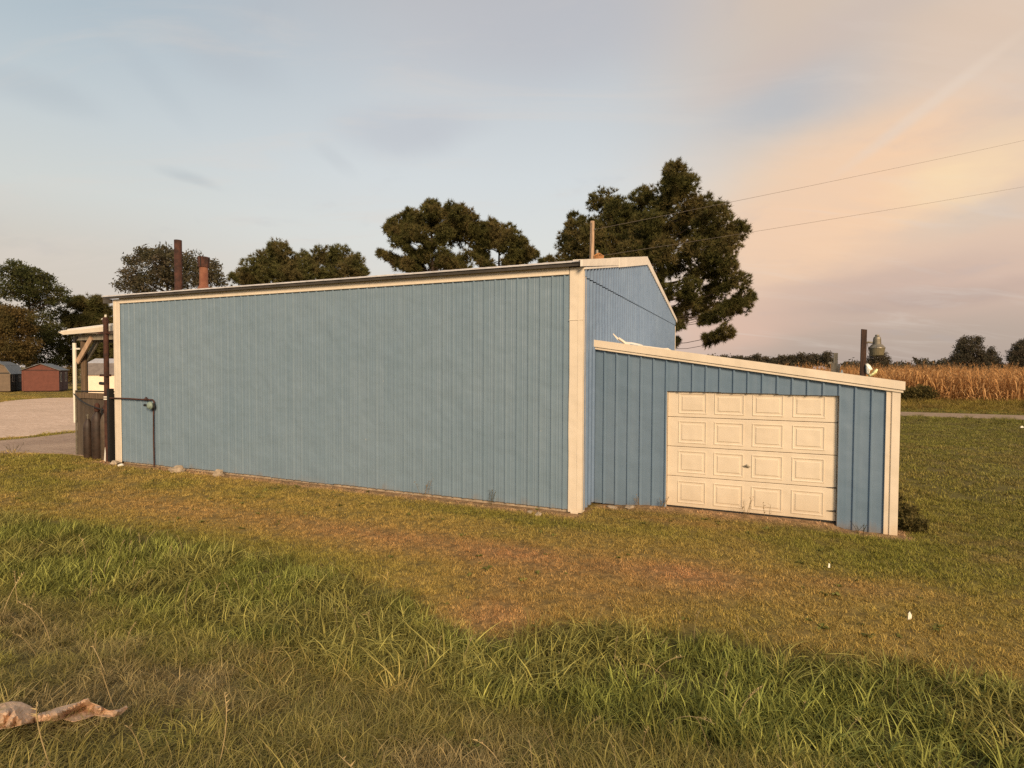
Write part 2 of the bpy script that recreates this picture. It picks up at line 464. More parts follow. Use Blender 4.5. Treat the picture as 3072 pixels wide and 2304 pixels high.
M_WEED = foliage('weed_leaves', (0.06, 0.055, 0.02), (0.14, 0.11, 0.04))
M_STRAWW = foliage('dry_weed', (0.22, 0.15, 0.07), (0.34, 0.24, 0.12))

# ------------------------------------------------------------------ terrain
def hgt(x, y):
    x = np.asarray(x, float); y = np.asarray(y, float)
    z = -0.10*sst(-1.2, -4.4, y)
    up = np.clip((-4.9-y)/4.6, 0, 1)
    z = z + 1.10*(up*up*(3-2*up)*0.55+up*0.45)
    z = z + 0.085*sst(0.25, 0.72, y)*sst(0.1, 1.2, x)*sst(4.3, 3.9, x)*sst(3, 1.5, y)
    damp = sst(-0.2, -1.5, y)
    z = z + damp*(0.05*(fbm(x*0.5, y*0.5, 3)-0.5)+0.03*(fbm(x*2.1, y*2.1, 9, 2)-0.5))*sst(-14, -9.9, y)
    return z
UPX = np.array([-40, -14, -9.49, -6.53, -3.51, -0.9, 0.33, 1.13, 2.32, 3.37, 4.29, 4.98, 9, 40])
UPY = np.array([-4.5, -4.4, -4.2, -3.75, -3.7, -4.1, -4.75, -4.05, -3.85, -3.8, -3.75, -3.7, -3.6, -3.6])
LOX = np.array([-40, -9, -4.17, -2.76, -1.21, 0.22, 1.25, 2.52, 3.59, 6, 40])
LOY = np.array([-7.0, -6.7, -6.5, -6.2, -6.2, -6.25, -6.0, -5.8, -5.8, -5.8, -5.8])
def ditch(x, y):
    """1 where the mower has left the long ditch grass"""
    wob = 0.45*(fbm(x*1.3, y*1.3, 41, 3)-0.5)
    u = np.interp(x, UPX, UPY)+wob; l = np.interp(x, LOX, LOY)+0.6*(fbm(x*1.1, y*1.1, 57, 3)-0.5)
    u = u+0.35*(fbm(x*4.1, y*4.1, 141, 2)-0.5)
    return sst(u+0.30, u-0.30, y)*sst(l-0.9, l+0.35, y)
def gauss(x, y, cx, cy, rx, ry, rot=0.0):
    c, s_ = math.cos(rot), math.sin(rot)
    dx, dy = x-cx, y-cy
    a = (dx*c+dy*s_)/rx; b = (-dx*s_+dy*c)/ry
    return np.exp(-(a*a+b*b))
C_LAWN = np.array([0.36, 0.26, 0.078]); C_GREEN = np.array([0.20, 0.20, 0.036]); C_BROWN = np.array([0.52, 0.275, 0.125])
C_YEL = np.array([0.44, 0.315, 0.08]); C_DITCH = np.array([0.185, 0.20, 0.045]); C_FORE = np.array([0.20, 0.172, 0.05])
C_FAR = np.array([0.155, 0.135, 0.045]); C_SOIL = np.array([0.58, 0.36, 0.21])
def tint(x, y):
    """natural colour of the turf: cured lawn, green growth, dead patches, lush ditch"""
    x = np.asarray(x, float); y = np.asarray(y, float)
    n = fbm(x*0.45, y*0.8, 11); n2 = fbm(x*1.7, y*2.2, 23); n3 = fbm(x*0.22, y*0.3, 5)
    c = np.repeat(C_LAWN[None], len(x), 0)
    def mixin(f, col):
        nonlocal c
        f = np.clip(f, 0, 1)[:, None]; c = c*(1-f)+col*f
    mixin(0.62*sst(0.42, 0.62, n), C_GREEN)
    mixin(0.45*sst(0.5, 0.75, n2), C_GREEN)
    mixin(0.5*sst(0.45, 0.7, n3), C_YEL)
    # right of the lean-to and beyond the buildings the turf stays greener
    mixin(0.75*sst(4.0, 7.5, x)*sst(-2.5, 1.0, y)+0.55*sst(14, 22, y), C_FAR)
    mixin(0.55*sst(2.5, 5.0, x)*sst(-3.2, -1.2, y)*sst(0.35, 0.7, n2+0.1), C_GREEN)
    # green strip in the drip line near the wall corner
    mixin(0.75*gauss(x, y, -0.9, -0.75, 3.0, 0.33), C_GREEN)
    mixin(0.5*gauss(x, y, 0.9, 0.1, 0.9, 0.35), C_GREEN)
    # cured brown band
    w = 0.6+0.8*n2
    for cx, cy, rx, ry, k in ((-2.6, -2.5, 2.6, 0.55, .75), (-0.5, -2.35, 1.0, 0.35, .8), (2.15, -2.2, 0.75, 0.4, 1.0), (0.25, -4.2, 0.55, 0.5, .85), (0.9, -2.5, 1.8, 0.55, .6), (1.6, 0.15, 1.2, 0.25, .5), (3.9, -1.9, 0.8, 0.3, .45), (-7.0, -2.6, 3.0, 0.5, .4), (0.6, -3.3, 1.4, 0.5, .45)):
        mixin(.85*k*w*gauss(x, y, cx, cy, rx, ry), C_BROWN)
    # lush fringe just above the ditch, the ditch itself, the verge below
    u = np.interp(x, UPX, UPY)
    mixin(0.75*sst(u+0.75, u+0.1, y)*sst(u-1.0, u, y)*sst(-1.2, -2.2, x)*0.9, np.array([0.22, 0.205, 0.045]))
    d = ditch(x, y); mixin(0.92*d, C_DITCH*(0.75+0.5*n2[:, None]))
    l = np.interp(x, LOX, LOY)
    lowf = sst(l+0.1, l-0.3, y)
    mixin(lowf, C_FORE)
    mixin(0.55*lowf*sst(0.48, 0.66, fbm(x*0.9, y*0.9, 77)), C_GREEN*1.05)
    mixin(0.5*lowf*sst(0.5, 0.7, fbm(x*1.4, y*1.4, 88)), np.array([0.30, 0.215, 0.11]))
    # bare soil and clippings along the wall footings
    edge = np.where((x > -13.6) & (x < 0.05), y+0.02, np.where((x >= 0.05) & (x < 5.1), y-0.85, 9))
    sn = 0.25*(n2-0.5)
    soil = sst(-0.42+0, -0.12, edge+sn)*(edge < 0.5)
    mixin(0.85*soil, C_SOIL)
    return c

def geomgrid(fine0, fine1, step, outer0, outer1):
    a = list(np.arange(fine0, fine1+1e-6, step)); s_ = step
    v = fine1
    while v < outer1:
        s_ *= 1.35; v += s_; a.append(min(v, outer1))
    s_ = step; v = fine0
    while v > outer0:
        s_ *= 1.35; v -= s_; a.insert(0, max(v, outer0))
    return np.array(a)
gx = geomgrid(-20, 12, 0.2, -1500, 1500); gy = geomgrid(-13, 3, 0.16, -600, 2000)
GX, GY = np.meshgrid(gx, gy)
gv = np.stack([GX.ravel(), GY.ravel(), hgt(GX.ravel(), GY.ravel())], 1)
nx, ny = len(gx), len(gy)
ii = (np.arange(ny-1)[:, None]*nx+np.arange(nx-1)[None]).ravel()
gf = np.stack([ii, ii+1, ii+nx+1, ii+nx], 1)
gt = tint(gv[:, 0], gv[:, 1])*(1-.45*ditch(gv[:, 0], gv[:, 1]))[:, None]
M_GROUND = bpy.data.materials.new('turf'); M_GROUND.use_nodes = True
k = NT(M_GROUND.node_tree); b = M_GROUND.node_tree.nodes['Principled BSDF']
a_ = k.n('ShaderNodeAttribute'); a_.attribute_name = 'tint'
geo = k.n('ShaderNodeNewGeometry')
nf = k.noise(geo.outputs['Position'], 9.0, 6, 0.7); nm = k.noise(geo.outputs['Position'], 0.7, 5, 0.6)
c = k.mix(0.4, a_.outputs['Color'], (0.09, 0.062, 0.03))
c = k.mix(k.smooth(nf.outputs[0], 0.35, 0.65, 0, 0.6), c, (0.05, 0.036, 0.02))
k.put(b.inputs['Base Color'], c); b.inputs['Roughness'].default_value = 0.95; b.inputs['Specular IOR Level'].default_value = 0.1
bp = k.n('ShaderNodeBump'); bp.inputs['Strength'].default_value = 0.8; bp.inputs['Distance'].default_value = 0.05
k.put(bp.inputs['Height'], nf.outputs[0]); k.put(b.inputs['Normal'], bp.outputs[0])
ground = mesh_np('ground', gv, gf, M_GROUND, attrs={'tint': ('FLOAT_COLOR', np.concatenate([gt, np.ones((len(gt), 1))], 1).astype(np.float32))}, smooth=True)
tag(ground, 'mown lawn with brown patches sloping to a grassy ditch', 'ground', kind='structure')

def gravel_mat(name, c1, c2, c3, sc):
    m = bpy.data.materials.new(name); m.use_nodes = True
    k = NT(m.node_tree); b = m.node_tree.nodes['Principled BSDF']
    geo = k.n('ShaderNodeNewGeometry'); p = geo.outputs['Position']
    vo = k.n('ShaderNodeTexVoronoi'); vo.inputs['Scale'].default_value = sc; k.put(vo.inputs['Vector'], p)
    big = k.noise(p, 0.35, 4, 0.6)
    mp_ = k.n('ShaderNodeMapping'); mp_.inputs['Scale'].default_value = (0.25, 1.6, 1); mp_.inputs['Rotation'].default_value = (0, 0, R(-15)); k.put(mp_.inputs[0], p)
    trk = k.noise(mp_.outputs[0], 0.8, 4, 0.6)
    sp_ = k.n('ShaderNodeSeparateXYZ'); k.put(sp_.inputs[0], vo.outputs['Color'])
    c = k.mix(sp_.outputs[0], c1, c2)
    c = k.mix(k.smooth(big.outputs[0], 0.4, 0.68, 0, 0.6), c, c3)
    c = k.mix(k.smooth(trk.outputs[0], 0.48, 0.66, 0, 0.5), c, c3)
    k.put(b.inputs['Base Color'], c); b.inputs['Roughness'].default_value = 0.95; b.inputs['Specular IOR Level'].default_value = 0.15
    bp = k.n('ShaderNodeBump'); bp.inputs['Strength'].default_value = 0.7; bp.inputs['Distance'].default_value = 0.02
    k.put(bp.inputs['Height'], vo.outputs['Distance']); k.put(b.inputs['Normal'], bp.outputs[0])
    return m
M_GRAVEL = gravel_mat('pale_gravel', (0.47, 0.34, 0.25), (0.66, 0.50, 0.385), (0.46, 0.34, 0.25), 9)
M_ASPH = gravel_mat('old_asphalt', (0.25, 0.175, 0.13), (0.35, 0.255, 0.19), (0.45, 0.335, 0.25), 14)
M_ROAD = gravel_mat('road_gravel', (0.24, 0.17, 0.115), (0.36, 0.27, 0.19), (0.26, 0.19, 0.13), 9)

def sheet(name, poly, z, m, ragged=0.25, step=0.6, seed=1):
    """flat ground sheet with a thin turned-down rim and ragged outline"""
    pts = []
    n = len(poly)
    for i in range(n):
        a = np.array(poly[i], float); b_ = np.array(poly[(i+1) % n], float)
        L = np.linalg.norm(b_-a); kk = max(1, int(L/step))
        nrm = np.array([-(b_-a)[1], (b_-a)[0]])/L
        for j in range(kk):
            p = a+(b_-a)*j/kk
            w = 0 if ragged == 0 else ragged*(2*float(fbm(np.array([p[0]*0.9]), np.array([p[1]*0.9]), seed)[0])-1)
            pts.append(p+nrm*w)
    mb = MB()
    mb.rings([[(p[0], p[1], z-0.05) for p in pts], [(p[0], p[1], z) for p in pts]])
    o = recalc(mb.build(name, m))
    return tag(o, kind='structure')
def inpoly(x, y, poly):
    r = np.zeros(len(x), bool); n = len(poly)
    for i in range(n):
        x0, y0 = poly[i]; x1, y1 = poly[(i+1) % n]
        cnd = ((y0 > y) != (y1 > y))
        r ^= cnd & (x < (x1-x0)*(y-y0)/((y1-y0) if y1 != y0 else 1e-9)+x0)
    return r
P_GRAVEL = [(-22.1, 0.9), (-22.0, 2.4), (-22.3, 4.2), (-20.0, 9), (-17.6, 30), (-30, 45), (-47, 21), (-50, 17.2), (-49, 14.8), (-45.5, 11.6), (-47, 5), (-38, -4), (-28.6, -2.2)]
P_ASPH = [(-13.1, 0.42), (-15.1, 0.2), (-16.5, 0.06), (-18.0, -0.38), (-22, -2.2), (-26.5, -4.6), (-27.5, -2.4), (-21.3, 1.0), (-21.2, 2.1), (-21.6, 3.9), (-19.5, 8), (-17, 13), (-13.1, 13)]
P_ROAD = [(-60, 27.2), (10, 28.25), (90, 28.9), (90, 32.9), (10, 32.0), (-60, 31.2)]
g1 = sheet('gravel_lot', P_GRAVEL, 0.012, M_GRAVEL, 0.5, 0.6, 4)
g2 = sheet('asphalt_apron', P_ASPH, 0.016, M_ASPH, 0.22, 0.4, 6)
g3 = sheet('road', P_ROAD, 0.02, M_ROAD, 0.12, 0.8, 8)
tag(g1, 'pale gravel parking lot beyond the porch', 'gravel lot')
tag(g2, 'dark worn asphalt apron beside the porch', 'asphalt')
tag(g3, 'narrow pale gravel road in front of the cornfield', 'road')

# ------------------------------------------------------------------ the metal building
L, WID, EAVE, PEAK, YL, XR = 13.02, 12.02, 4.28, 5.47, 0.83, 4.91
SL = (5.56-4.42)/6.01
B = empty('metal_building', (-L/2, WID/2, 0), 'long blue corrugated metal building with cream trim and a lean-to garage', 'building')
B.location = (0, 0, 0)

RIB = 0.2286
def rib_profile(x0, x1, h=0.018, phase=0.0, minor=0.004, base=0.062, top=0.026):
    """(x, proud) points of ribbed sheet between x0 and x1"""
    pts = []
    k0 = math.floor((x0-phase)/RIB)-1
    k = k0
    prof = [(-base/2, 0), (-top/2, h), (top/2, h), (base/2, 0)]
    if minor:
        prof += [(0.078, 0), (0.084, minor), (0.098, minor), (0.104, 0), (0.128, 0), (0.134, minor), (0.148, minor), (0.154, 0)]
    allp = []
    while phase+k*RIB < x1+RIB:
        allp += [(phase+k*RIB+dx, d) for dx, d in prof]
        k += 1
    xs = np.array([p[0] for p in allp]); ds = np.array([p[1] for p in allp])
    ins = [(x, d) for x, d in allp if x0 < x < x1]
    return [(x0, float(np.interp(x0, xs, ds)))]+ins+[(x1, float(np.interp(x1, xs, ds)))]
def ribbed(prof, zb, zt, plane, t=0.0015):
    """sheet from a profile; zb/zt functions of the running coordinate; plane maps (s, proud, z) to world"""
    mb = MB()
    f0 = [plane(s_, d, zb(s_)) for s_, d in prof]; f1 = [plane(s_, d, zt(s_)) for s_, d in prof]
    b0 = [plane(s_, d-t, zb(s_)) for s_, d in prof]; b1 = [plane(s_, d-t, zt(s_)) for s_, d in prof]
    n = len(prof)
    v = f0+f1+b0+b1; f = []
    for i in range(n-1):
        f.append((i, i+1, n+i+1, n+i)); f.append((2*n+i, 3*n+i, 3*n+i+1, 2*n+i+1))
        f.append((i, 2*n+i, 2*n+i+1, i+1)); f.append((n+i, n+i+1, 3*n+i+1, 3*n+i))
    f.append((0, n, 3*n, 2*n)); f.append((n-1, 3*n-1, 4*n-1, 2*n-1))
    return mb.add(v, f)

# dark core behind the sheets, kept inside every face
mb = MB()
mb.add([(-L+.05, .06, .03), (-.05, .06, .03), (-.05, WID-.06, .03), (-L+.05, WID-.06, .03),
        (-L+.05, .06, EAVE), (-.05, .06, EAVE), (-.05, WID-.06, EAVE), (-L+.05, WID-.06, EAVE),
        (-L+.05, WID/2, PEAK-.08), (-.05, WID/2, PEAK-.08)],
       [(0, 3, 2, 1), (0, 1, 5, 4), (2, 3, 7, 6), (1, 2, 6, 9, 5), (3, 0, 4, 8, 7), (4, 5, 9, 8), (6, 7, 8, 9)])
mb.build('wall_frame', M_CORE, B)
mb = MB(); mb.box(-L+.02, -.02, .03, .25, -.3, .05); mb.box(-.25, -.03, .03, WID, -.3, .05); mb.box(-L+.03, -L+.25, .03, WID, -.3, .05)
mb.build('foundation', M_ROCK, B)

PW = 4*RIB
rng = random.Random(5)
xs = [-.1-i*PW for i in range(15)]+[-L+.1]
xs = [x for x in xs if x > -L+.15]+[-L+.1]
for i in range(len(xs)-1):
    x1, x0 = xs[i], xs[i+1]
    off = 0.0012*(i % 2)
    pr = rib_profile(x0+.0008, x1-.0008, 0.024, -.1, 0.003, .05, .022)
    jig = rng.uniform(-.012, .008)
    ribbed(pr, lambda s_, j=jig: 0.055+j, lambda s_: EAVE+.08, lambda s_, d, z, off=off: (s_, -d-off, z)).build('siding_panel', M_BLUE, B)
# back and far side walls, plain sheets
for i in range(13):
    x0 = -L+i*1.0015; ribbed(rib_profile(x0, x0+1.0015, 0.016, 0, 0), lambda s_: .05, lambda s_: EAVE+.1, lambda s_, d, z: (s_, WID+d, z)).build('siding_panel', M_BLUE, B)
def roofz(y): return 4.42+SL*(6.01-abs(y-6.01))
for i in range(12):
    y0 = i*1.0017; ribbed(rib_profile(y0, y0+1.0017, 0.016, 0, 0), lambda s_: .05, lambda s_: roofz(s_)-.12, lambda s_, d, z: (-L-d, s_, z)).build('siding_panel', M_BLUE, B)
# gable end towards the lean-to: lower course to the seam, upper course overlapping it
SEAM = 4.235
ys = [0.02+i*PW for i in range(14)]
ys = [y for y in ys if y < WID-.05]+[WID]
for i in range(len(ys)-1):
    y0, y1 = ys[i], ys[i+1]
    pr = rib_profile(y0, y1, 0.032, 0.1, 0, 0.105, 0.05)
    off = .001*(i % 2)
    ribbed(pr, lambda s_: .05, lambda s_: SEAM-.012, lambda s_, d, z, off=off: (d+off, s_, z)).build('siding_panel', M_BLUE_G, B)
    if y1 > 0.25:
        pr2 = list(pr)
        if y0 < 6.01 < y1:
            pr2 = sorted(pr+[(6.01, float(np.interp(6.01, [p[0] for p in pr], [p[1] for p in pr])))])
        ribbed(pr2, lambda s_: SEAM+.006, lambda s_: max(SEAM+.03, 4.535+SL*(6.01-abs(s_-6.01))-.07), lambda s_, d, z, off=off: (d+.012+off, s_, z)).build('gable_panel', M_BLUE_G, B)
# re-used sheets patched over an old opening
ribbed(rib_profile(-11.31, -10.44, 0.024, -.1, 0.003, .05, .022), lambda s_: .62, lambda s_: 3.545, lambda s_, d, z: (s_, -d-.0035, z)).build('patch_panel', M_BLUE, B)
ribbed(rib_profile(.86, 2.2, 0.032, 0.1, 0, 0.105, 0.05), lambda s_: 2.6, lambda s_: 3.5, lambda s_, d, z: (d+.007, s_, z)).build('patch_panel', M_BLUE_G, B)

# trim
def strip(mb, pts2, y0, y1):
    """prism: outline in (x,z), from y0 to y1"""
    n = len(pts2)
    mb.rings([[(x, y0, z) for x, z in pts2], [(x, y1, z) for x, z in pts2]])
    return mb
# corner trims: L-shaped flashings with a turned lip, wavy from wind
def corner_trim(xo, sgn, w, x_in, label=None):
    rings = []
    rr = random.Random(int(abs(xo)*10)+3)
    zs = np.linspace(0.02, EAVE+.12, 10)
    for z in zs:
        j = rr.uniform(-.006, .006); j2 = rr.uniform(-.004, .004)
        pts = [(xo+sgn*.028, .16), (xo+sgn*.028, -.03+j2), (xo-sgn*w*.28, -.034+j2), (xo-sgn*(w*.28+.006), -.030), (xo-sgn*(w-.012)+j, -.031), (xo-sgn*w+j, -.02), (xo-sgn*(w-.02)+j, -.018), (xo+sgn*.016, -.018), (xo+sgn*.016, .16)]
        rings.append([(x, y, z) for x, y in pts])
    return recalc(MB().rings(rings).build('corner_trim', M_CREAM, B))
corner_trim(0.0, 1, .235, 0)
corner_trim(-L, -1, .235, 0)
# bent-down foot of the near corner trim
mb = MB(); mb.add([(-.19, -.036, .05), (-.02, -.036, .05), (-.07, -.05, -.07), (-.15, -.05, -.07), (-.19, -.03, .05), (-.02, -.03, .05), (-.07, -.044, -.07), (-.15, -.044, -.07)],
                  [(0, 1, 2, 3), (4, 7, 6, 5), (0, 3, 7, 4), (1, 5, 6, 2), (3, 2, 6, 7), (0, 4, 5, 1)])
recalc(mb.build('trim_foot', M_CREAM, B))
# joint lap on the corner trim
mb = MB(); mb.box(-.232, .031, -.039, -.0345, 3.46, 3.475); mb.build('trim_lap', M_CREAM, B)
# eave trim board (three lengths), profile with a drip lip
for x0, x1 in ((-L+.22, -8.9), (-8.895, -4.6), (-4.595, -.24)):
    pts = [(-.018, EAVE+.143), (-.03, EAVE+.143), (-.03, EAVE+.03), (-.038, EAVE+.02), (-.038, EAVE+.002), (-.022, EAVE), (-.018, EAVE+.01)]
    recalc(MB().rings([[(x0, y, z) for y, z in pts], [(x1, y, z) for y, z in pts]]).build('eave_trim', M_CREAM, B))
# underside of the overhang, its shade painted in as near-black brown, and the grey end block
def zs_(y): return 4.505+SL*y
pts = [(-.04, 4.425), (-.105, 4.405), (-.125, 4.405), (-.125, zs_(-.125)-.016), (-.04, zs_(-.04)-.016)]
recalc(MB().rings([[(-L-.305, y, z) for y, z in pts], [(-.02, y, z) for y, z in pts]]).build('soffit_shade', M_EAVE_SHADE_FLAP, B))
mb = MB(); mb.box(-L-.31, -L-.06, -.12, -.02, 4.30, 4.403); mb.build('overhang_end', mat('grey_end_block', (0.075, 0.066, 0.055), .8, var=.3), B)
# roof sheets, both slopes, ribs run up the slope
def roof_sheet(x0, x1, ya, yb, lift):
    pr = rib_profile(x0, x1, 0.02, 0, 0, .07, .03)
    mb = MB(); n = len(pr)
    za, zb_ = zs_(ya if ya < 6.01 else 12.02-ya)+lift, zs_(6.01)+lift
    v = [(s_, ya, za+d) for s_, d in pr]+[(s_, yb, zb_+d) for s_, d in pr]
    v += [(s_, ya, za-.012) for s_, d in pr]+[(s_, yb, zb_-.012) for s_, d in pr]
    f = []
    for i in range(n-1):
        f += [(i, i+1, n+i+1, n+i), (2*n+i, 3*n+i, 3*n+i+1, 2*n+i+1), (i, 2*n+i, 2*n+i+1, i+1), (n+i, n+i+1, 3*n+i+1, 3*n+i)]
    f += [(0, n, 3*n, 2*n), (n-1, 3*n-1, 4*n-1, 2*n-1)]
    return recalc(mb.add(v, f).build('roof_panel', M_ROOF, B))
nrp = 15; rx = np.linspace(-L-.3, .0, nrp)
for i in range(nrp-1):
    roof_sheet(rx[i], rx[i+1], -.15, 6.01, .001*(i % 2))
    roof_sheet(rx[i], rx[i+1], WID+.4, 6.01, .001*(i % 2))
mb = MB(); pts = [(5.8, zs_(5.8)+.028), (6.01, zs_(6.01)+.04), (6.22, zs_(5.8)+.028), (6.22, zs_(5.8)+.022), (6.01, zs_(6.01)+.03), (5.8, zs_(5.8)+.022)]
recalc(mb.rings([[(-L-.3, y, z) for y, z in pts], [(0.0, y, z) for y, z in pts]]).build('ridge_cap', M_ROOF, B))
# rake trim on the gable: two lengths up the near slope (the upper one laps lower and wider), two down the far one
def rake(y0, y1, top0, top1, h0, h1, xo, nm='rake_trim'):
    pts0 = [(.014, top0-h0), (xo, top0-h0), (xo, top0), (-.12, top0+.006), (-.12, top0-.01), (.014, top0-.012)]
    pts1 = [(.014, top1-h1), (xo, top1-h1), (xo, top1), (-.12, top1+.006), (-.12, top1-.01), (.014, top1-.012)]
    return recalc(MB().rings([[(x, y0, z) for x, z in pts0], [(x, y1, z) for x, z in pts1]]).build(nm, M_WHITE_T, B))
def rtop(y): return 4.535+SL*(6.01-abs(y-6.01))
rake(-.19, 2.62, rtop(-.19), rtop(2.62), .12, .165, .06)
mb = MB(); mb.add([(.02, -.02, rtop(0)-.145), (.054, -.02, rtop(0)-.145), (.054, 2.6, rtop(2.6)-.17), (.02, 2.6, rtop(2.6)-.17),
                   (.02, -.02, rtop(0)-.18), (.054, -.02, rtop(0)-.18), (.054, 2.6, rtop(2.6)-.2), (.02, 2.6, rtop(2.6)-.2)],
                  [(0, 1, 2, 3), (4, 7, 6, 5), (0, 4, 5, 1), (1, 5, 6, 2), (2, 6, 7, 3), (3, 7, 4, 0)])
recalc(mb.build('rake_lip', M_WHITE_T, B))
rake(2.6, 6.01, rtop(2.6)+.006, rtop(6.01)+.004, .215, .225, .066)
rake(6.012, 12.35, rtop(6.01)+.002, rtop(12.35), .2, .13, .06)
# drooping trim remnant at the far foot of the gable
mb = MB(); mb.tube([(.02, WID+.02, 4.2), (.025, WID+.03, 3.2), (.05, WID+.08, 2.95), (.16, WID+.2, 2.78)], [.025, .025, .03, .02], 6)
mb.build('loose_trim', M_CREAM, B)

# --- lean-to
def lz(x): return 2.975+(2.245-2.975)*(x+.045)/(4.928+.045)     # underside of its rake trim
DX0, DX1, DZ0, DZ1 = 1.372, 4.092, 0.10, 2.20
lx = [.03]+[.03+i*PW for i in range(1, 6)]+[XR-.02]
def lpanel(x0, x1, zb, zt, off=0.0, name='siding_panel'):
    pr = rib_profile(x0, x1, .027, -.02+.0, 0.0, .058, .02)
    return ribbed(pr, zb, zt, lambda s_, d, z: (s_, YL-d-off, z)).build(name, M_BLUE_L, B)
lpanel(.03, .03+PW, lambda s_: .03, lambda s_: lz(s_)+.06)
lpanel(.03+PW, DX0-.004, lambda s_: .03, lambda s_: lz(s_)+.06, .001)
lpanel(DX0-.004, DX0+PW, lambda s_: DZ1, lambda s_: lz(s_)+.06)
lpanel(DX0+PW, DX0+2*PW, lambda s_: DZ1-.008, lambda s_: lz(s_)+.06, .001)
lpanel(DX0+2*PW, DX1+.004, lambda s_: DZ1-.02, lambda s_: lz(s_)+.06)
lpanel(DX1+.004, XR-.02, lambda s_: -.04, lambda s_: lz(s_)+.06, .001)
LD = 6.8
mb = MB()
mb.box(.03, DX0-.03, YL+.03, YL+.14, .02, 2.2); mb.box(DX1+.03, XR-.06, YL+.03, YL+.14, -.1, 2.2)
mb.add([(.03, YL+.03, 2.24), (XR-.06, YL+.03, 2.24), (XR-.06, YL+.14, 2.24), (.03, YL+.14, 2.24), (.03, YL+.03, lz(.03)+.05), (XR-.06, YL+.03, lz(XR)+.05), (XR-.06, YL+.14, lz(XR)+.05), (.03, YL+.14, lz(.03)+.05)],
       [(0, 3, 2, 1), (4, 5, 6, 7), (0, 1, 5, 4), (1, 2, 6, 5), (2, 3, 7, 6), (3, 0, 4, 7)])
mb.build('wall_frame', M_CORE, B)
for i in range(6):
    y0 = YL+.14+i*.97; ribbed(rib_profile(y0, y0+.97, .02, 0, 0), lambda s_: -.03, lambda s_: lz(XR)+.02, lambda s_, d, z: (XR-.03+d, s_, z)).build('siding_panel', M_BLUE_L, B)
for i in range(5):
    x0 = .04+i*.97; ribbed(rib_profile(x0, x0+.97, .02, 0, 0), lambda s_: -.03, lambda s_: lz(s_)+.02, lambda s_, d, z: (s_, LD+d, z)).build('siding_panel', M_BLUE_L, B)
# lean-to corner trim, stepped profile
rings = []
for z in np.linspace(-.06, lz(XR)+.03, 7):
    pts = [(XR-.175, YL-.022), (XR-.17, YL-.036), (XR-.118, YL-.036), (XR-.112, YL-.024), (XR-.1, YL-.024), (XR-.094, YL-.046), (XR+.012, YL-.046), (XR+.016, YL-.04), (XR+.016, YL+.14), (XR+.004, YL+.14), (XR+.004, YL-.02)]
    rings.append([(x, y, z) for x, y in pts])
recalc(MB().rings(rings).build('corner_trim', M_CREAM, B))
# lean-to rake trim: tall face and narrow lower lip
def lrake(x0, x1, dz0, dz1, yf, yb, nm):
    v = []
    for x in (x0, x1):
        for y, dz in ((yf, dz0), (yf, dz1), (yb, dz1), (yb, dz0)):
            v.append((x, y, lz(x)+dz))
    return recalc(MB().add(v, [(0, 1, 2, 3), (4, 7, 6, 5), (0, 4, 5, 1), (1, 5, 6, 2), (2, 6, 7, 3), (3, 7, 4, 0)]).build(nm, M_CREAM, B))
lrake(-.045, 4.975, .052, .185, YL-.085, YL+.05, 'rake_trim')
lrake(-.04, 4.955, .008, .049, YL-.066, YL+.03, 'rake_lip')
# lean-to roof sheet
pr = rib_profile(0.03, 4.98, .012, 0, 0)
mb = MB(); v = []
for dz in (0.165, 0.145):
    for y in (YL-.04, LD+.15):
        v += [(0.032, y, lz(.032)+dz), (4.97, y, lz(4.97)+dz)]
mb.add(v, [(0, 1, 3, 2), (4, 6, 7, 5), (0, 4, 5, 1), (2, 3, 7, 6), (0, 2, 6, 4), (1, 5, 7, 3)])
recalc(mb.build('lean_to_roof', M_ROOF, B))
# torn flashing along the junction
def ribbon(pts, w, m, nm, parent, th=.004):
    a = [Vector(p) for p in pts]; rings = []
    for p, ww in zip(a, w):
        rings.append([p+Vector((0, -ww[1], -ww[0])), p+Vector((0, ww[1], ww[0])), p+Vector((.003, ww[1]+th, ww[0])), p+Vector((.003, -ww[1]+th, -ww[0]))])
    return recalc(MB().rings(rings).build(nm, m, parent))
ribbon([(.33, .95, 3.27), (.42, .96, 3.17), (.52, .98, 3.10), (.64, 1.0, 3.06)], [(.006, .008), (.02, .014), (.017, .014), (.013, .014)], M_CREAM, 'torn_flashing', B)
ribbon([(.45, .92, 3.19), (.55, .94, 3.11), (.62, .95, 3.045)], [(.01, .01), (.02, .01), (.015, .02)], M_CREAM, 'torn_flashing', B)
ribbon([(.5, 1.1, 3.12), (.66, 1.1, 3.09), (.8, 1.12, 3.06), (.86, 1.12, 3.05)], [(.008, .03), (.018, .03), (.016, .03), (.006, .03)], M_WHITE_T, 'torn_flashing', B)
ribbon([(.8, 1.0, 3.03), (1.0, 1.0, 3.012), (1.25, 1.0, 2.975), (1.34, 1.0, 2.97), (1.4, 1.0, 2.945)], [(.02, .02), (.014, .02), (.014, .02), (.02, .02), (.008, .01)], M_CREAM, 'torn_flashing', B)

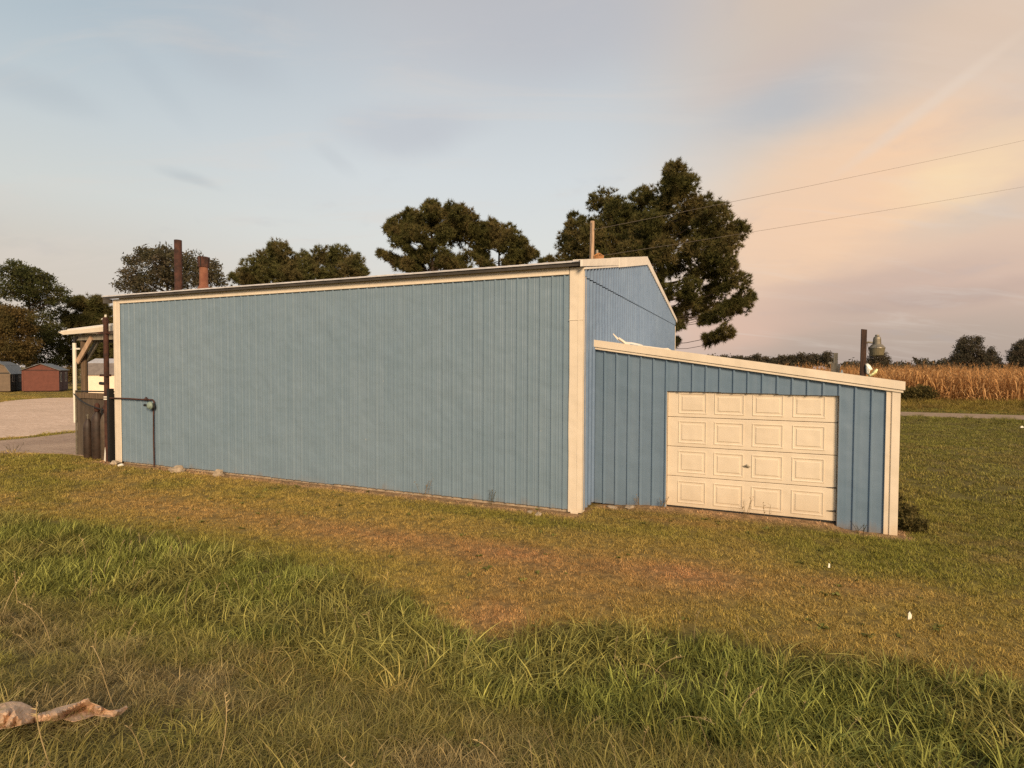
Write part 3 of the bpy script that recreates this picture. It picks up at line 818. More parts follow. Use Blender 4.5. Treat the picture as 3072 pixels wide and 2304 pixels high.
# --- garage door: back sheet, four sections, sixteen raised panels, handle
DY = YL+.045
door = MB().box(DX0+.004, DX1-.004, DY+.05, DY+.08, DZ0, DZ1).build('garage_door', M_CORE, B)
zsec = [0.105, 0.655, 1.195, 1.732, DZ1+.06]
px = [(1.566, 2.053), (2.178, 2.67), (2.797, 3.286), (3.421, 3.909)]
for i in range(4):
    z0, z1 = zsec[i]+.004, zsec[i+1]-.004
    if i == 3: z1 = DZ1-.002
    recalc(MB().bevbox(DX0+.006, DX1-.008, DY, DY+.045, z0, z1, .006).build('door_section', M_DOOR, door))
    pz0, pz1 = zsec[i]+.066, zsec[i]+.066+.406
    if i == 3: pz1 = DZ1-.03
    for a0, a1 in px:
        loops = [(0, .001), (.006, -.010), (.016, -.010), (.030, -.0005), (.058, -.0005), (.066, -.010), (.074, -.011)]
        rings = []
        for ins, dpt in loops:
            rings.append([(a0+ins, DY+dpt, pz0+ins), (a1-ins, DY+dpt, pz0+ins), (a1-ins, DY+dpt, pz1-ins), (a0+ins, DY+dpt, pz1-ins)])
        recalc(MB().rings(rings).build('raised_panel', M_DOOR, door))
recalc(MB().box(DX0+.008, DX1-.01, DY-.004, DY+.03, DZ0-.018, DZ0+.004).build('bottom_seal', M_BLACK, door))
mb = MB(); mb.lathe([(.028, 0), (.028, .006), (.012, .012), (.012, .03)], n=12)
for i_, p_ in enumerate(mb.v): mb.v[i_] = (2.727+p_[0], DY-.001-p_[2], .925+p_[1])
mb.tube([(2.675, DY-.034, .93), (2.727, DY-.036, .925), (2.78, DY-.032, .918)], [.008, .011, .008], 8)
recalc(mb.build('handle', M_GALV, door))
# jamb strips and a sagging header strip
mb = MB(); mb.box(DX0-.026, DX0+.0, YL-.004, DY+.03, .04, DZ1-.01); mb.build('door_jamb', M_CREAM, B)
mb = MB(); mb.box(DX1+.001, DX1+.03, YL+.012, DY+.03, .0, DZ1-.01); mb.build('door_jamb', M_CREAM, B)
mb = MB(); mb.box(DX0-.03, DX1+.03, DY+.081, DY+.12, -.05, 2.24); mb.build('door_backing', M_CORE, B)
mb = MB(); mb.box(DX0, DX1, YL+.03, YL+.6, -.2, .07); mb.build('door_sill', M_WOOD_B, B)
# bent edge flaps of the door sheet at the right
for z, s_ in ((.27, .7), (.66, .4)):
    mb = MB(); mb.add([(3.95, DY-.002, z), (4.08, DY-.002, z+.02*s_), (4.08, DY-.002, z+.035*s_), (3.95, DY-.002, z+.004),
                       (3.95, DY-.008, z-.002), (4.08, DY-.02, z-.005), (4.08, DY-.02, z+.0), (3.95, DY-.008, z+.002)], [(0, 1, 2, 3), (4, 7, 6, 5), (0, 4, 5, 1), (1, 5, 6, 2), (2, 6, 7, 3), (3, 7, 4, 0)])
    recalc(mb.build('bent_flap', M_EAVE_SHADE_FLAP, door))

# --- stove pipes through the roof, roof vent
mb = MB(); mb.lathe([(.13, -.12), (.13, .0), (.102, .05), (.102, 1.50), (.092, 1.50), (.092, 1.1)], (-12.5, 1.45, roofz(1.45)+.05), 16)
recalc(tag(mb.build('stove_pipe', M_RUST, B, smooth=False), 'tall dark rusty stove pipe'))
zc = roofz(2.0)
p2 = MB(); p2.lathe([(.19, -.1), (.18, .1), (.122, .2), (.117, .3), (.117, .86), (.1, .86)], (-12.16, 2.0, zc), 14)
p2o = recalc(tag(p2.build('stove_pipe', M_RUST2, B), 'short orange rusty stove pipe with a cap'))
p3 = MB(); p3.lathe([(.125, .84), (.145, .80), (.145, .74), (.152, .74), (.17, 1.0), (.17, 1.03), (.08, 1.05)], (-12.16, 2.0, zc), 8)
recalc(p3.build('pipe_cap', M_RUST, p2o))
for k_ in range(4):
    a_ = k_*math.pi/2+.4; p4 = MB()
    p4.tube([(-12.16+.158*math.cos(a_), 2.0+.158*math.sin(a_), zc+.76), (-12.16+.176*math.cos(a_), 2.0+.176*math.sin(a_), zc+1.03)], .012, 5)
    recalc(p4.build('cap_strap', M_BLACK, p2o))
vb = roofz(3.07)
v1 = MB(); v1.lathe([(.20, -.05), (.2, .03), (.12, .06), (.12, .13)], (-.53, 3.07, vb+.05), 14)
v1o = recalc(v1.build('roof_vent', M_ORANGE, B))
v2 = MB()
for k_ in range(12):
    a_ = k_*2*math.pi/12
    v2.tube([(-.53+.09*math.cos(a_), 3.07+.09*math.sin(a_), vb+.14), (-.53+.115*math.cos(a_+.3), 3.07+.115*math.sin(a_+.3), vb+.19), (-.53+.04*math.cos(a_+.6), 3.07+.04*math.sin(a_+.6), vb+.24)], .014, 5)
v2.lathe([(.05, .23), (.055, .25), (.02, .265)], (-.53, 3.07, vb), 10)
recalc(v2.build('vent_fins', M_ORANGE, v1o))
v3 = MB(); v3.tube([(-.6, 3.2, vb-.02), (-.6, 3.2, vb+.36)], .035, 8); recalc(v3.build('vent_pipe', M_GALV, B))

# --- porch at the front
def porch_z(x): return 3.77-(-13.42-x)*(3.77-3.64)/(15.95-13.42)
mb = MB(); pp = [(-13.03, porch_z(-13.03)), (-15.72, porch_z(-15.72))]
v = []
for y in (.22, 11.8):
    v += [(-13.03, y, porch_z(-13.03)), (-15.9, y, porch_z(-15.9)), (-15.9, y, porch_z(-15.9)-.04), (-13.03, y, porch_z(-13.03)-.04)]
mb.add(v, [(0, 1, 2, 3), (4, 7, 6, 5), (0, 4, 5, 1), (1, 5, 6, 2), (2, 6, 7, 3), (3, 7, 4, 0)])
porch = recalc(mb.build('porch_roof', M_WHITE_T, B))
mb = MB()
for i in range(16):
    y = .25+i*.75
    mb.add([(-13.04, y-.03, porch_z(-13.04)+.002), (-13.04, y+.03, porch_z(-13.04)+.002), (-13.04, y, porch_z(-13.04)+.03), (-15.6, y-.03, porch_z(-15.6)+.002), (-15.6, y+.03, porch_z(-15.6)+.002), (-15.6, y, porch_z(-15.6)+.03)], [(0, 2, 1), (3, 4, 5), (0, 3, 5, 2), (1, 2, 5, 4), (0, 1, 4, 3)])
recalc(mb.build('roof_rib', M_WHITE_T, porch))
mb = MB(); v = []
for y in (.2, .235):
    v += [(-13.03, y, porch_z(-13.03)-.05), (-16.0, y, porch_z(-16.0)-.03), (-15.75, y, porch_z(-15.8)-.13), (-13.03, y, porch_z(-13.03)-.19)]
mb.add(v, [(0, 1, 2, 3), (4, 7, 6, 5), (0, 4, 5, 1), (1, 5, 6, 2), (2, 6, 7, 3), (3, 7, 4, 0)])
recalc(mb.build('porch_fascia', M_CREAM, porch))
mb = MB(); mb.box(-15.5, -13.03, .4, .44, 3.36, 3.53); mb.build('porch_beam', M_WOOD_G, porch)
mb = MB(); mb.box(-15.48, -15.34, .48, 11.5, 3.33, 3.5); mb.build('porch_beam', M_WOOD_G, porch)
mb = MB(); mb.tube([(-15.33, .52, -.05), (-15.33, .52, 3.34)], .085, 10); mb.build('porch_post', M_WOOD_B, porch)
mb = MB(); mb.tube([(-15.33, 6, -.05), (-15.33, 6, 3.34)], .085, 10); mb.build('porch_post', M_WOOD_B, porch)
for y in (.36, .56):
    mb = MB()
    c0, c1 = np.array([-15.40, y, 2.72]), np.array([-14.72, y, 3.42])
    w = np.array([.055, 0, -.055]); tv = np.array([0, .045, 0])
    mb.rings([[c0+w, c0+w+tv, c0-w+tv, c0-w], [c1+w, c1+w+tv, c1-w+tv, c1-w]])
    recalc(mb.build('brace', M_WOOD_P if y < .5 else M_WOOD_G, porch))
mb = MB(); mb.tube([(-15.47, .34, .95), (-15.46, .34, 3.28)], .05, 10); mb.build('conduit', M_PVC, porch)
mb = MB(); mb.tube([(-15.46, .34, 3.28), (-15.46, .34, 3.42), (-15.4, .40, 3.44)], .04, 8); mb.build('conduit_head', M_BLACK, porch)
mb = MB(); mb.tube([(-15.42, .33, -.05), (-15.42, .33, .97)], .022, 8); mb.build('conduit_pipe', M_GALV, porch)
for z in (1.66, 3.09):
    mb = MB(); mb.box(-15.47, -15.22, .335, .355, z, z+.045); mb.build('conduit_clip', M_PVC, porch)

# --- screen of rusty sheet beside the porch with gas cylinders chained in front
scr = empty('windbreak_screen', (-14.2, .3, 0), 'dark rusty sheet steel screen standing beside the barn corner under the porch', 'screen')
pr = rib_profile(-15.38, -13.04, .01, 0, 0, .08, .05)
o = ribbed(pr, lambda s_: 0.0, lambda s_: 1.84, lambda s_, d, z: (s_+14.2, .04-d, z), .004).build('sheet', M_DKRUST, scr)
mb = MB(); mb.tube([(-15.4+14.2, .02, -.05), (-15.4+14.2, .02, 1.9)], .024, 8); mb.build('end_post', M_GALV, scr)
mb = MB(); mb.tube([(-15.38+14.2, .02, 1.875), (-13.06+14.2, .02, 1.90)], .02, 8); mb.build('top_rail', M_BLACK, scr)
mb = MB(); mb.box(-15.36+14.2, -13.06+14.2, .0, .02, 1.68, 1.83); mb.build('top_board', M_WOOD_B, scr)

def cylinder(x, y, r, h, m, label, cap):
    g = empty('gas_cylinder', (x, y, 0), label, 'gas cylinder', 'gas cylinders standing by the rusty screen')
    mb = MB(); mb.lathe([(r*.9, 0), (r, .03), (r, h-.28), (r*.93, h-.2), (r*.7, h-.1), (r*.36, h-.03), (r*.33, h)], n=18)
    recalc(mb.build('bottle', m, g, smooth=True))
    if cap:
        mb = MB(); mb.lathe([(r*.42, h-.03), (r*.5, h), (r*.5, h+.15), (r*.36, h+.2), (r*.1, h+.22)], n=14); recalc(mb.build('valve_cap', M_RUST, g, smooth=True))
    else:
        mb = MB(); mb.lathe([(.02, h-.02), (.02, h+.08), (.035, h+.08), (.035, h+.12), (.02, h+.13)], n=10)
        mb.tube([(-.05, 0, h+.1), (.05, 0, h+.1)], .012, 6); recalc(mb.build('valve', M_GALV, g))
    return g
def gx_(px_src, y):
    d = CF+CR*(px_src-1536)/F_PX
    k_ = (y-CAMP[1])/d[1]; return float(CAMP[0]+d[0]*k_)
cylinder(gx_(290, .1), .1, .135, 1.36, M_CYL, 'tall dark brown gas cylinder, middle one of the three by the rusty screen', True)
cylinder(gx_(316, .12), .12, .13, 1.34, M_CYL2, 'grey brown gas cylinder nearest the barn corner beside the rusty pole', True)
cylinder(gx_(262, .12), .12, .115, 1.12, M_CYL, 'shortest gas cylinder with a bare valve, nearest the open end of the screen', False)
ch = MB(); p0 = Vector((-15.35, .24, 1.80)); p1 = Vector((gx_(318, -.02), -.03, 1.40))
path = [p0.lerp(p1, i/8)+Vector((0, -.10*math.sin(math.pi*i/8), -.04*math.sin(math.pi*i/8))) for i in range(9)]
tag(ch.tube(path, .016, 6).build('chain', M_BLACK), 'black retaining chain slung diagonally across the gas cylinders', 'chain')

# --- rusty iron pole at the corner with brackets
pole = empty('iron_pole', (-13.33, -.06, 0), 'dark rusty iron pole with bracket arms at the far corner of the blue wall', 'pole')
mb = MB(); mb.tube([(0, 0, -.1), (0.0, 0, 1.3), (0.01, 0, 2.6), (0.01, 0, 3.8)], .062, 12); mb.build('shaft', M_RUST, pole)
mb = MB(); mb.box(.07, .15, -.04, .1, -.1, 2.0); mb.build('side_plate', M_BLACK, pole)
mb = MB(); mb.tube([(0, 0, 3.78), (0, 0, 3.93)], [.08, .06], 10); mb.build('cap', M_RUST, pole)
mb = MB(); mb.tube([(.0, 0, 3.92), (.01, 0, 4.0)], .028, 6); mb.tube([(-.17, 0, 3.88), (-.05, 0, 3.91)], .016, 6); mb.build('insulator', M_PVC, pole)
mb = MB(); mb.box(-.2, .1, -.05, .05, 3.48, 3.52); mb.box(-.3, -.05, -.03, .03, 3.5, 3.525); mb.build('bracket', M_RUST, pole)
mb = MB(); mb.box(-.17, .1, -.07, .07, 2.33, 2.39); mb.add([(-.3, -.03, 2.33), (-.15, -.05, 2.33), (-.15, .05, 2.33), (-.15, 0, 2.38)], [(0, 1, 3), (1, 2, 3), (2, 0, 3), (0, 2, 1)]); mb.build('bracket', M_RUST, pole)
mb = MB(); mb.tube([(-.27, 0, 2.14), (-.06, 0, 2.13)], [.045, .04], 8); mb.build('peg', M_BLACK, pole)
for z in (1.70, 1.76):
    mb = MB(); mb.tube([(0, 0, z), (0, 0, z+.03)], .072, 12); mb.build('white_band', M_PVC, pole)
mb = MB(); mb.add([(-.045, -.068, .05), (.02, -.07, .02), (.035, -.068, .25), (.01, -.07, .42), (-.015, -.068, .3), (-.03, -.06, .06), (.02, -.06, .03), (.03, -.06, .25), (.01, -.06, .4), (-.01, -.06, .3)],
                  [(0, 1, 2, 3, 4), (5, 9, 8, 7, 6), (0, 5, 6, 1), (1, 6, 7, 2), (2, 7, 8, 3), (3, 8, 9, 4), (4, 9, 5, 0)]); mb.build('flaked_paint', M_PVC, pole)

# --- gas service on the long wall
gs = empty('gas_pipe', (-11.43, -.06, 0), 'thin rusty gas pipe with a green regulator fixed on the blue wall', 'gas pipe')
mb = MB(); mb.tube([(0.01, 0, -.1), (0.0, 0, .8), (.012, 0, 1.5)], .017, 8); mb.build('riser', M_RUST, gs)
mb = MB(); mb.tube([(-1.85, 0, 1.745), (-1.0, -.005, 1.752), (-.3, 0, 1.74), (-.02, 0, 1.745), (.035, 0, 1.70), (.035, 0, 1.64)], .019, 8); mb.build('cross_pipe', M_RUST, gs)
mb = MB(); mb.tube([(-.34, 0, 1.745), (-.22, 0, 1.745)], .032, 8); mb.tube([(-.28, 0, 1.745), (-.28, -.0, 1.80)], .014, 6); mb.tube([(-.31, 0, 1.80), (-.24, 0, 1.80)], .012, 6); mb.build('shutoff_valve', M_RUST, gs)
mb = MB(); mb.lathe([(.03, -.07), (.075, -.05), (.092, -.012), (.102, -.012), (.102, .012), (.092, .012), (.065, .05), (.03, .06)], n=18)
for i_, p_ in enumerate(mb.v): mb.v[i_] = (-.035+p_[0], -.06-p_[2], 1.60+p_[1])
recalc(mb.build('regulator', M_GREEN, gs, smooth=False))
mb = MB(); mb.tube([(-.08, -.1, 1.60), (-.19, -.10, 1.61)], [.03, .035], 8); mb.tube([(.06, -.03, 1.66), (.075, -.03, 1.56), (.01, -.02, 1.49)], .03, 8); mb.build('fitting', M_BLACK, gs)

# --- stones along the footing
def rock(x, y, r, sx, sy, sz, seed, label, dz=0.0, m=M_ROCK, name='rock', cat='rock'):
    import bmesh
    bm = bmesh.new(); bmesh.ops.create_icosphere(bm, subdivisions=3, radius=1)
    for v in bm.verts:
        p = v.co.copy(); q = p*1.4+Vector((seed*3.1, seed, 0))
        k_ = 1+.45*mnoise.noise(q)+.16*mnoise.noise(q*2.7)
        v.co = Vector((p.x*sx, p.y*sy, max(p.z, -.4)*sz))*k_*r
    me = bpy.data.meshes.new(name); bm.to_mesh(me); bm.free(); me.materials.append(m)
    o = bpy.data.objects.new(name, me); COL.objects.link(o)
    o.location = (x, y, float(hgt(x, y))+.3*sz*r+dz); o.rotation_euler = (0, 0, seed)
    return tag(o, label, cat)
rock(-10.2, -.30, .115, 1.5, .9, 1.05, 1, 'largest pale limestone rock at the foot of the blue wall')
rock(-8.86, -.22, .095, 1.2, .8, 1.3, 4, 'upright pointed stone at the foot of the blue wall')
rock(-12.75, -.22, .11, 1.6, .9, .75, 6, 'buff stone lying below the far corner trim')
rock(-12.35, -.32, .06, 1.3, 1, .8, 2, 'small white pebble near the far end of the blue wall', m=M_PVC)
rock(-.66, -.40, .055, 1.5, 1, .7, 8, 'flat tan stone in the soil near the tall corner trim')
rock(-.85, -.32, .045, 1.4, 1, .7, 9, 'smaller tan stone in the soil farther from the corner trim')
rock(.42, .62, .07, 1.8, 1, .4, 12, 'broken concrete lump at the foot of the lean-to siding')
rock(.75, .64, .07, 1.9, 1, .35, 14, 'second broken concrete lump, closer to the garage door')

# --- litter
def scrap(x, y, pts, label, rz=0.3, lift=0.05):
    mb = MB(); n = len(pts)
    mb.rings([[(px_, py_, pz_) for px_, py_, pz_ in pts], [(px_, py_+.004, pz_+.003) for px_, py_, pz_ in pts]])
    o = recalc(mb.build('paper_scrap', M_PLASTIC)); o.location = (x, y, float(hgt(x, y))+lift); o.rotation_euler = (0, 0, rz)
    return tag(o, label, 'litter')
scrap(4.39, -2.6, [(-.02, 0, -.05), (.022, .01, -.045), (.028, .015, .0), (.0, .0, .04), (-.02, -.01, .02)], 'larger white paper scrap in the lawn, nearest the ditch')
scrap(3.76, -1.41, [(-.012, 0, -.03), (.012, .005, -.03), (.012, .01, .015), (-.006, 0, .025)], 'small white paper scrap in the lawn before the garage door', .1)
scrap(13.7, 22.3, [(-.07, 0, -.05), (.07, .02, -.05), (.06, .03, .0), (.0, .0, .03), (-.06, -.01, .01)], 'white litter lying in the grass near the gravel road', .2, .12)

# --- crumpled brown paper in the roadside grass
def paper():
    from mathutils.geometry import delaunay_2d_cdt
    def gp(a, b_, z):
        u, v_ = a*.1899, 2060+b_*.1899
        d = CF+CR*(u-1536)/F_PX+CD*(v_-1152)/F_PX
        return CAMP+d*((z-CAMP[2])/d[2])
    outl = [(-330, 440), (-60, 300), (60, 262), (180, 240), (335, 250), (470, 312), (600, 372), (560, 440), (720, 402), (900, 338), (1080, 292), (1240, 254), (1330, 205), (1392, 188), (1430, 246), (1580, 312), (1720, 374), (1870, 372), (1990, 302), (2015, 342), (1900, 440), (1800, 470), (1720, 490), (1500, 455), (1330, 520), (1150, 560), (1000, 520), (860, 545), (720, 540), (560, 560), (335, 600), (160, 645), (-60, 690), (-330, 720)]
    pts = list(outl); n0 = len(pts); P = np.array(outl, float)
    rr = random.Random(4)
    for a in range(-320, 2010, 34):
        for b_ in range(180, 720, 30):
            pts.append((a+rr.uniform(-10, 10), b_+rr.uniform(-8, 8)))
    keep = inpoly(np.array([p[0] for p in pts[n0:]]), np.array([p[1] for p in pts[n0:]]), outl)
    pts = pts[:n0]+[p for p, k_ in zip(pts[n0:], keep) if k_]
    res = delaunay_2d_cdt([Vector(p) for p in pts], [(i, (i+1) % n0) for i in range(n0)], [], 1, 1e-4)
    def seg(p, a, b_):
        p, a, b_ = np.array(p), np.array(a), np.array(b_); t_ = np.clip((p-a)@(b_-a)/((b_-a)@(b_-a)), 0, 1); return np.linalg.norm(p-a-t_*(b_-a))
    creases = [((560, 470), (900, 430), .035, 60), ((900, 430), (1390, 195), .075, 75), ((1000, 470), (1330, 340), -.03, 45), ((1400, 200), (1560, 330), .05, 70), ((1560, 330), (1850, 400), .03, 60), ((1850, 400), (2000, 310), .045, 50),
               ((120, 400), (20, 560), .03, 50), ((240, 380), (150, 620), .035, 45), ((280, 470), (330, 590), .025, 40), ((560, 380), (540, 540), -.03, 50), ((-60, 400), (80, 420), .03, 50)]
    v = []
    for co in res[0]:
        a, b_ = co.x, co.y
        p0 = gp(a, b_, .55); g0 = float(hgt(p0[0], p0[1])); p0 = gp(a, b_, g0+.1); g0 = float(hgt(p0[0], p0[1]))
        h = .055+.07*max(0, 1-((a-250)/420)**2-((b_-400)/260)**2)
        for c0, c1, k_, w in creases: h += k_*max(0, 1-seg((a, b_), c0, c1)/w/1.4)
        h += .012*abs(mnoise.noise(Vector((a*.011, b_*.016, 3))))+.006*mnoise.noise(Vector((a*.03, b_*.035, 8)))
        v.append(tuple(gp(a, b_, g0+h)))
    me = bpy.data.meshes.new('crumpled_paper'); me.from_pydata(v, [], [tuple(f_) for f_ in res[2]]); me.materials.append(M_PAPER)
    o = bpy.data.objects.new('crumpled_paper', me); COL.objects.link(o)
    md = o.modifiers.new('thick', 'SOLIDIFY'); md.thickness = .003
    return tag(o, 'crumpled torn sheet of brown kraft paper in the roadside grass', 'paper')
paper()

# --- yard lamp on a wooden post behind the lean-to
lp = empty('yard_lamp', (5.6, 8.97, 0), 'grey bucket yard lamp on a dark square wooden post behind the lean-to', 'lamp post')
mb = MB(); mb.rings([[(-.065, -.065, -.1), (.065, -.065, -.1), (.065, .065, -.1), (-.065, .065, -.1)], [(-.045, -.065, 3.76), (.085, -.065, 3.74), (.085, .065, 3.74), (-.045, .065, 3.76)]])
recalc(mb.build('post', M_WOOD_D, lp))
ax = .30
mb = MB(); mb.tube([(.05, 0, 3.37), (.14, .0, 3.385), (.24, 0, 3.37)], .028, 8); mb.build('arm', M_GALV, lp)
mb = MB(); mb.lathe([(.05, 3.55), (.055, 3.57), (.045, 3.595), (.01, 3.6)], (ax+.04, 0, 0), 12); mb.lathe([(.105, 3.33), (.098, 3.47), (.085, 3.525), (.05, 3.55)], (ax+.04, 0, 0), 18); recalc(mb.build('ballast_housing', M_GALV, lp))
mb = MB(); mb.lathe([(.11, 3.33), (.125, 3.325), (.205, 3.235), (.21, 3.215), (.2, 3.21), (.1, 3.3)], (ax+.04, 0, 0), 22); recalc(mb.build('reflector', M_GALV, lp))
mb = MB(); mb.lathe([(.2, 3.22), (.198, 3.2), (.165, 3.02), (.155, 3.015), (.05, 3.01)], (ax+.04, 0, 0), 22); recalc(mb.build('lens', mat('dusty_lens', (0.16, 0.135, 0.08), .35, var=.2, vscale=14, stretch=(4, 4, .5)), lp))
mb = MB(); mb.tube([(.1, -.02, 3.36), (.13, -.03, 3.22), (.12, -.03, 3.1), (.17, -.02, 3.03)], .008, 5); mb.build('loose_wire', M_WIRE, lp)
def crumple(name, loc, pts, m, label, cat, seed=1, th=.02):
    """irregular puffy plastic from an outline in the x-z plane"""
    n = len(pts); c = np.mean(np.array(pts), 0)
    rings = []
    for dy, k_ in ((-.09, .35), (-.07, .8), (0, 1.0), (.06, .8), (.08, .35)):
        rings.append([(c[0]+(x-c[0])*k_, dy+.03*mnoise.noise(Vector((x*9, z*9, seed+dy*20))), c[1]+(z-c[1])*k_+.02*mnoise.noise(Vector((x*7, z*7, seed)))) for x, z in pts])
    o = recalc(MB().rings(rings).build(name, m)); o.location = loc
    return tag(o, label, cat) if label else o
bag = crumple('plastic_bag', (5.72, 8.9, 2.50), [(-.06, .27), (-.0, .29), (.07, .22), (.12, .12), (.06, .08), (.03, -.04), (-.03, -.02), (-.05, .1)], M_PLASTIC, 'torn white and yellow plastic bag snagged low on the lamp post', 'plastic bag', 3)
b2 = crumple('yellow_flap', (0, 0, 0), [(.02, -.10), (.12, -.07), (.22, .03), (.25, .12), (.21, .15), (.14, .09), (.1, .0), (.02, -.05)], M_PLASTIC_Y, None, None, 6)
b2.parent = bag
# grey board post
gp_ = empty('fence_post', (5.02, 9.79, 0), 'grey weathered wooden post with short boards nailed on, behind the lean-to roof', 'post')
mb = MB(); mb.box(-.055, .055, -.05, .05, -.1, 3.11); mb.build('post', M_WOOD_G, gp_)
mb = MB(); mb.rings([[(-.12, -.08, 2.0), (.05, -.08, 2.0), (.05, -.055, 2.0), (-.12, -.055, 2.0)], [(-.12, -.08, 2.83), (-.02, -.08, 2.80), (-.02, -.055, 2.80), (-.12, -.055, 2.83)]]); recalc(mb.build('board', M_WOOD_G, gp_))
mb = MB(); mb.box(-.19, -.10, -.1, -.082, 2.78, 2.84); mb.build('board', M_WOOD_G, gp_)
mb = MB(); mb.rings([[(.05, -.08, 2.0), (.11, -.08, 2.0), (.11, -.055, 2.0), (.05, -.055, 2.0)], [(.06, -.08, 2.78), (.11, -.08, 2.78), (.11, -.055, 2.78), (.06, -.055, 2.78)]]); recalc(mb.build('board', M_WOOD_G, gp_))
cn = MB(); cn.lathe([(.10, 2.2), (.075, 2.35), (.035, 2.52), (.015, 2.6)], (5.17, 9.6, 0), 10)
cn.tube([(5.17, 9.6, -.05), (5.17, 9.6, 2.25)], .03, 8)
tag(recalc(cn.build('marker_stake', M_PLASTIC)), 'white pointed marker stake beside the grey weathered post', 'stake')

# --- utility pole behind the barn, two service wires to the right
up = empty('utility_pole', (-4.27, 15.76, 0), 'pale wooden utility pole rising behind the barn roof before the pines', 'utility pole')
mb = MB(); mb.tube([(0, 0, -.2), (.03, 0, 5), (.06, 0, 9.39)], [.14, .12, .10], 12); mb.build('shaft', M_WOOD_P, up)
mb = MB()
for z in (9.0, 7.75): mb.tube([(.12, -.02, z), (.22, -.03, z)], .035, 8)
mb.build('insulator', M_GALV, up)
mb = MB(); mb.tube([(.05, -.11, 9.3), (.05, -.12, 8.6), (.02, -.13, 6.0), (.0, -.15, 2.0)], .014, 6); mb.build('ground_wire', M_WIRE, up)
for (z0_, e, nm) in ((9.0, at(3600/1.38879, 296/1.38879, 75), 'upper'), (7.75, at(3600/1.38879, 458/1.38879, 75), 'lower')):
    a_ = Vector((-4.27+.22, 15.73, z0_)); b_ = Vector(e)
    path = [a_.lerp(b_, i/40)-Vector((0, 0, 1.3*4*(i/40)*(1-i/40)*.25)) for i in range(41)]
    tag(MB().tube(path, .008, 5).build('power_line', M_WIRE), nm+' grey service wire running from the pale utility pole past the pine', 'power line')

# ------------------------------------------------------------------ sheds across the lot
def gable_shed(name, loc, rz, w, d, h, rise, msid, mfront, mroof, label, gambrel=False, doors=True, roof2=None):
    """front (width w) faces local -y; side walls msid"""
    g = empty(name, loc, label, 'shed', None, rz)
    hw = w/2
    if gambrel:
        prof = [(-hw, h), (-hw*.62, h+rise*.68), (0, h+rise), (hw*.62, h+rise*.68), (hw, h)]
    else:
        prof = [(-hw, h), (0, h+rise), (hw, h)]
    pts = [(-hw, .12)]+prof+[(hw, .12)]
    recalc(MB().rings([[(x, 0, z) for x, z in pts], [(x, .06, z) for x, z in pts]]).build('front_wall', mfront, g))
    recalc(MB().rings([[(x, d-.06, z) for x, z in pts], [(x, d, z) for x, z in pts]]).build('back_wall', mfront, g))
    for s_ in (-1, 1):
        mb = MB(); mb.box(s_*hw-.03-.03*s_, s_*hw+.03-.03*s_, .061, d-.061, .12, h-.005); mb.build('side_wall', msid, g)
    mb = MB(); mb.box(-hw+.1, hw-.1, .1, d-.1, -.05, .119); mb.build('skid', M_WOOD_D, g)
    # roof planes with overhang
    for i in range(len(prof)-1):
        (xa, za), (xb, zb_) = prof[i], prof[i+1]
        dx, dz = xb-xa, zb_-za; ln = math.hypot(dx, dz)
        ea = .16/ln if i == 0 else 0.0; eb = .16/ln if i == len(prof)-2 else 0.0
        A_ = (xa-dx*ea, za-dz*ea); B_ = (xb+dx*eb, zb_+dz*eb); nx_, nz_ = -dz/ln, dx/ln
        if nz_ < 0: nx_, nz_ = -nx_, -nz_
        rg = [[(A_[0]+nx_*.01, y, A_[1]+nz_*.01), (B_[0]+nx_*.01, y, B_[1]+nz_*.01), (B_[0]+nx_*.06, y, B_[1]+nz_*.06), (A_[0]+nx_*.06, y, A_[1]+nz_*.06)] for y in (-.15, d+.15)]
        mr = mroof if not (roof2 and i in (0, len(prof)-2)) else roof2
        recalc(MB().rings(rg).build('roof', mr, g))
    # corner boards and a belt board
    for s_ in (-1, 1):
        mb = MB(); mb.box(s_*(hw-.04)-.06, s_*(hw-.04)+.06, -.02, -.002, .12, h-.05); mb.build('corner_board', mfront if msid is not M_SHED_WH else M_SHED_DK, g)
    mb = MB(); mb.box(-hw, hw, -.025, -.003, h-.06, h+.05); mb.build('belt_board', M_SHED_DR if mfront is M_SHED_RED else M_SHED_DK, g)
    # two narrow windows with trim in the right side wall
    for y in ((d*.22, d*.72) if doors else ()):
        mb = MB(); mb.box(hw+.001, hw+.03, y-.32, y+.32, 1.0, 1.95); wo = mb.build('window', M_SHED_TRIM, g)
        mb = MB(); mb.box(hw+.031, hw+.036, y-.22, y+.22, 1.08, 1.87); mb.build('pane', M_BLACK, wo)
    if doors:
        mb = MB(); mb.box(hw+.001, hw+.02, d*.4, d*.6, .14, 1.95); mb.build('door', msid, g)
    return g
def shed_at(px0, px1, ybase, d):
    a_ = at(px0, ybase, d); b_ = at(px1, ybase, d)
    return a_, b_
def front_span(px0, px1, d, turn):
    """left front corner at px0, front turned by 'turn' from the view plane, right corner seen at px1"""
    a0 = at(px0, 845, d); r0 = math.atan2(CR[1], CR[0])+turn
    f = np.array([math.cos(r0), math.sin(r0), 0.0]); k1 = (px1-1106)/PXM
    # (P-C).CR = k1 (P-C).CF
    q = a0-CAMP; w = (k1*(q@CF)-q@CR)/(f@CR-k1*(f@CF))
    return a0+f*w/2, w, r0
ctr, wv, r0 = front_span(48, 127.5, 56, .50)
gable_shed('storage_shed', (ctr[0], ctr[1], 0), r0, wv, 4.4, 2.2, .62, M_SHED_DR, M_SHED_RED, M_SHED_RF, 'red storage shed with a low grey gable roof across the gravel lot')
ctr, wv, r0 = front_span(-42, 22, 55, .46)
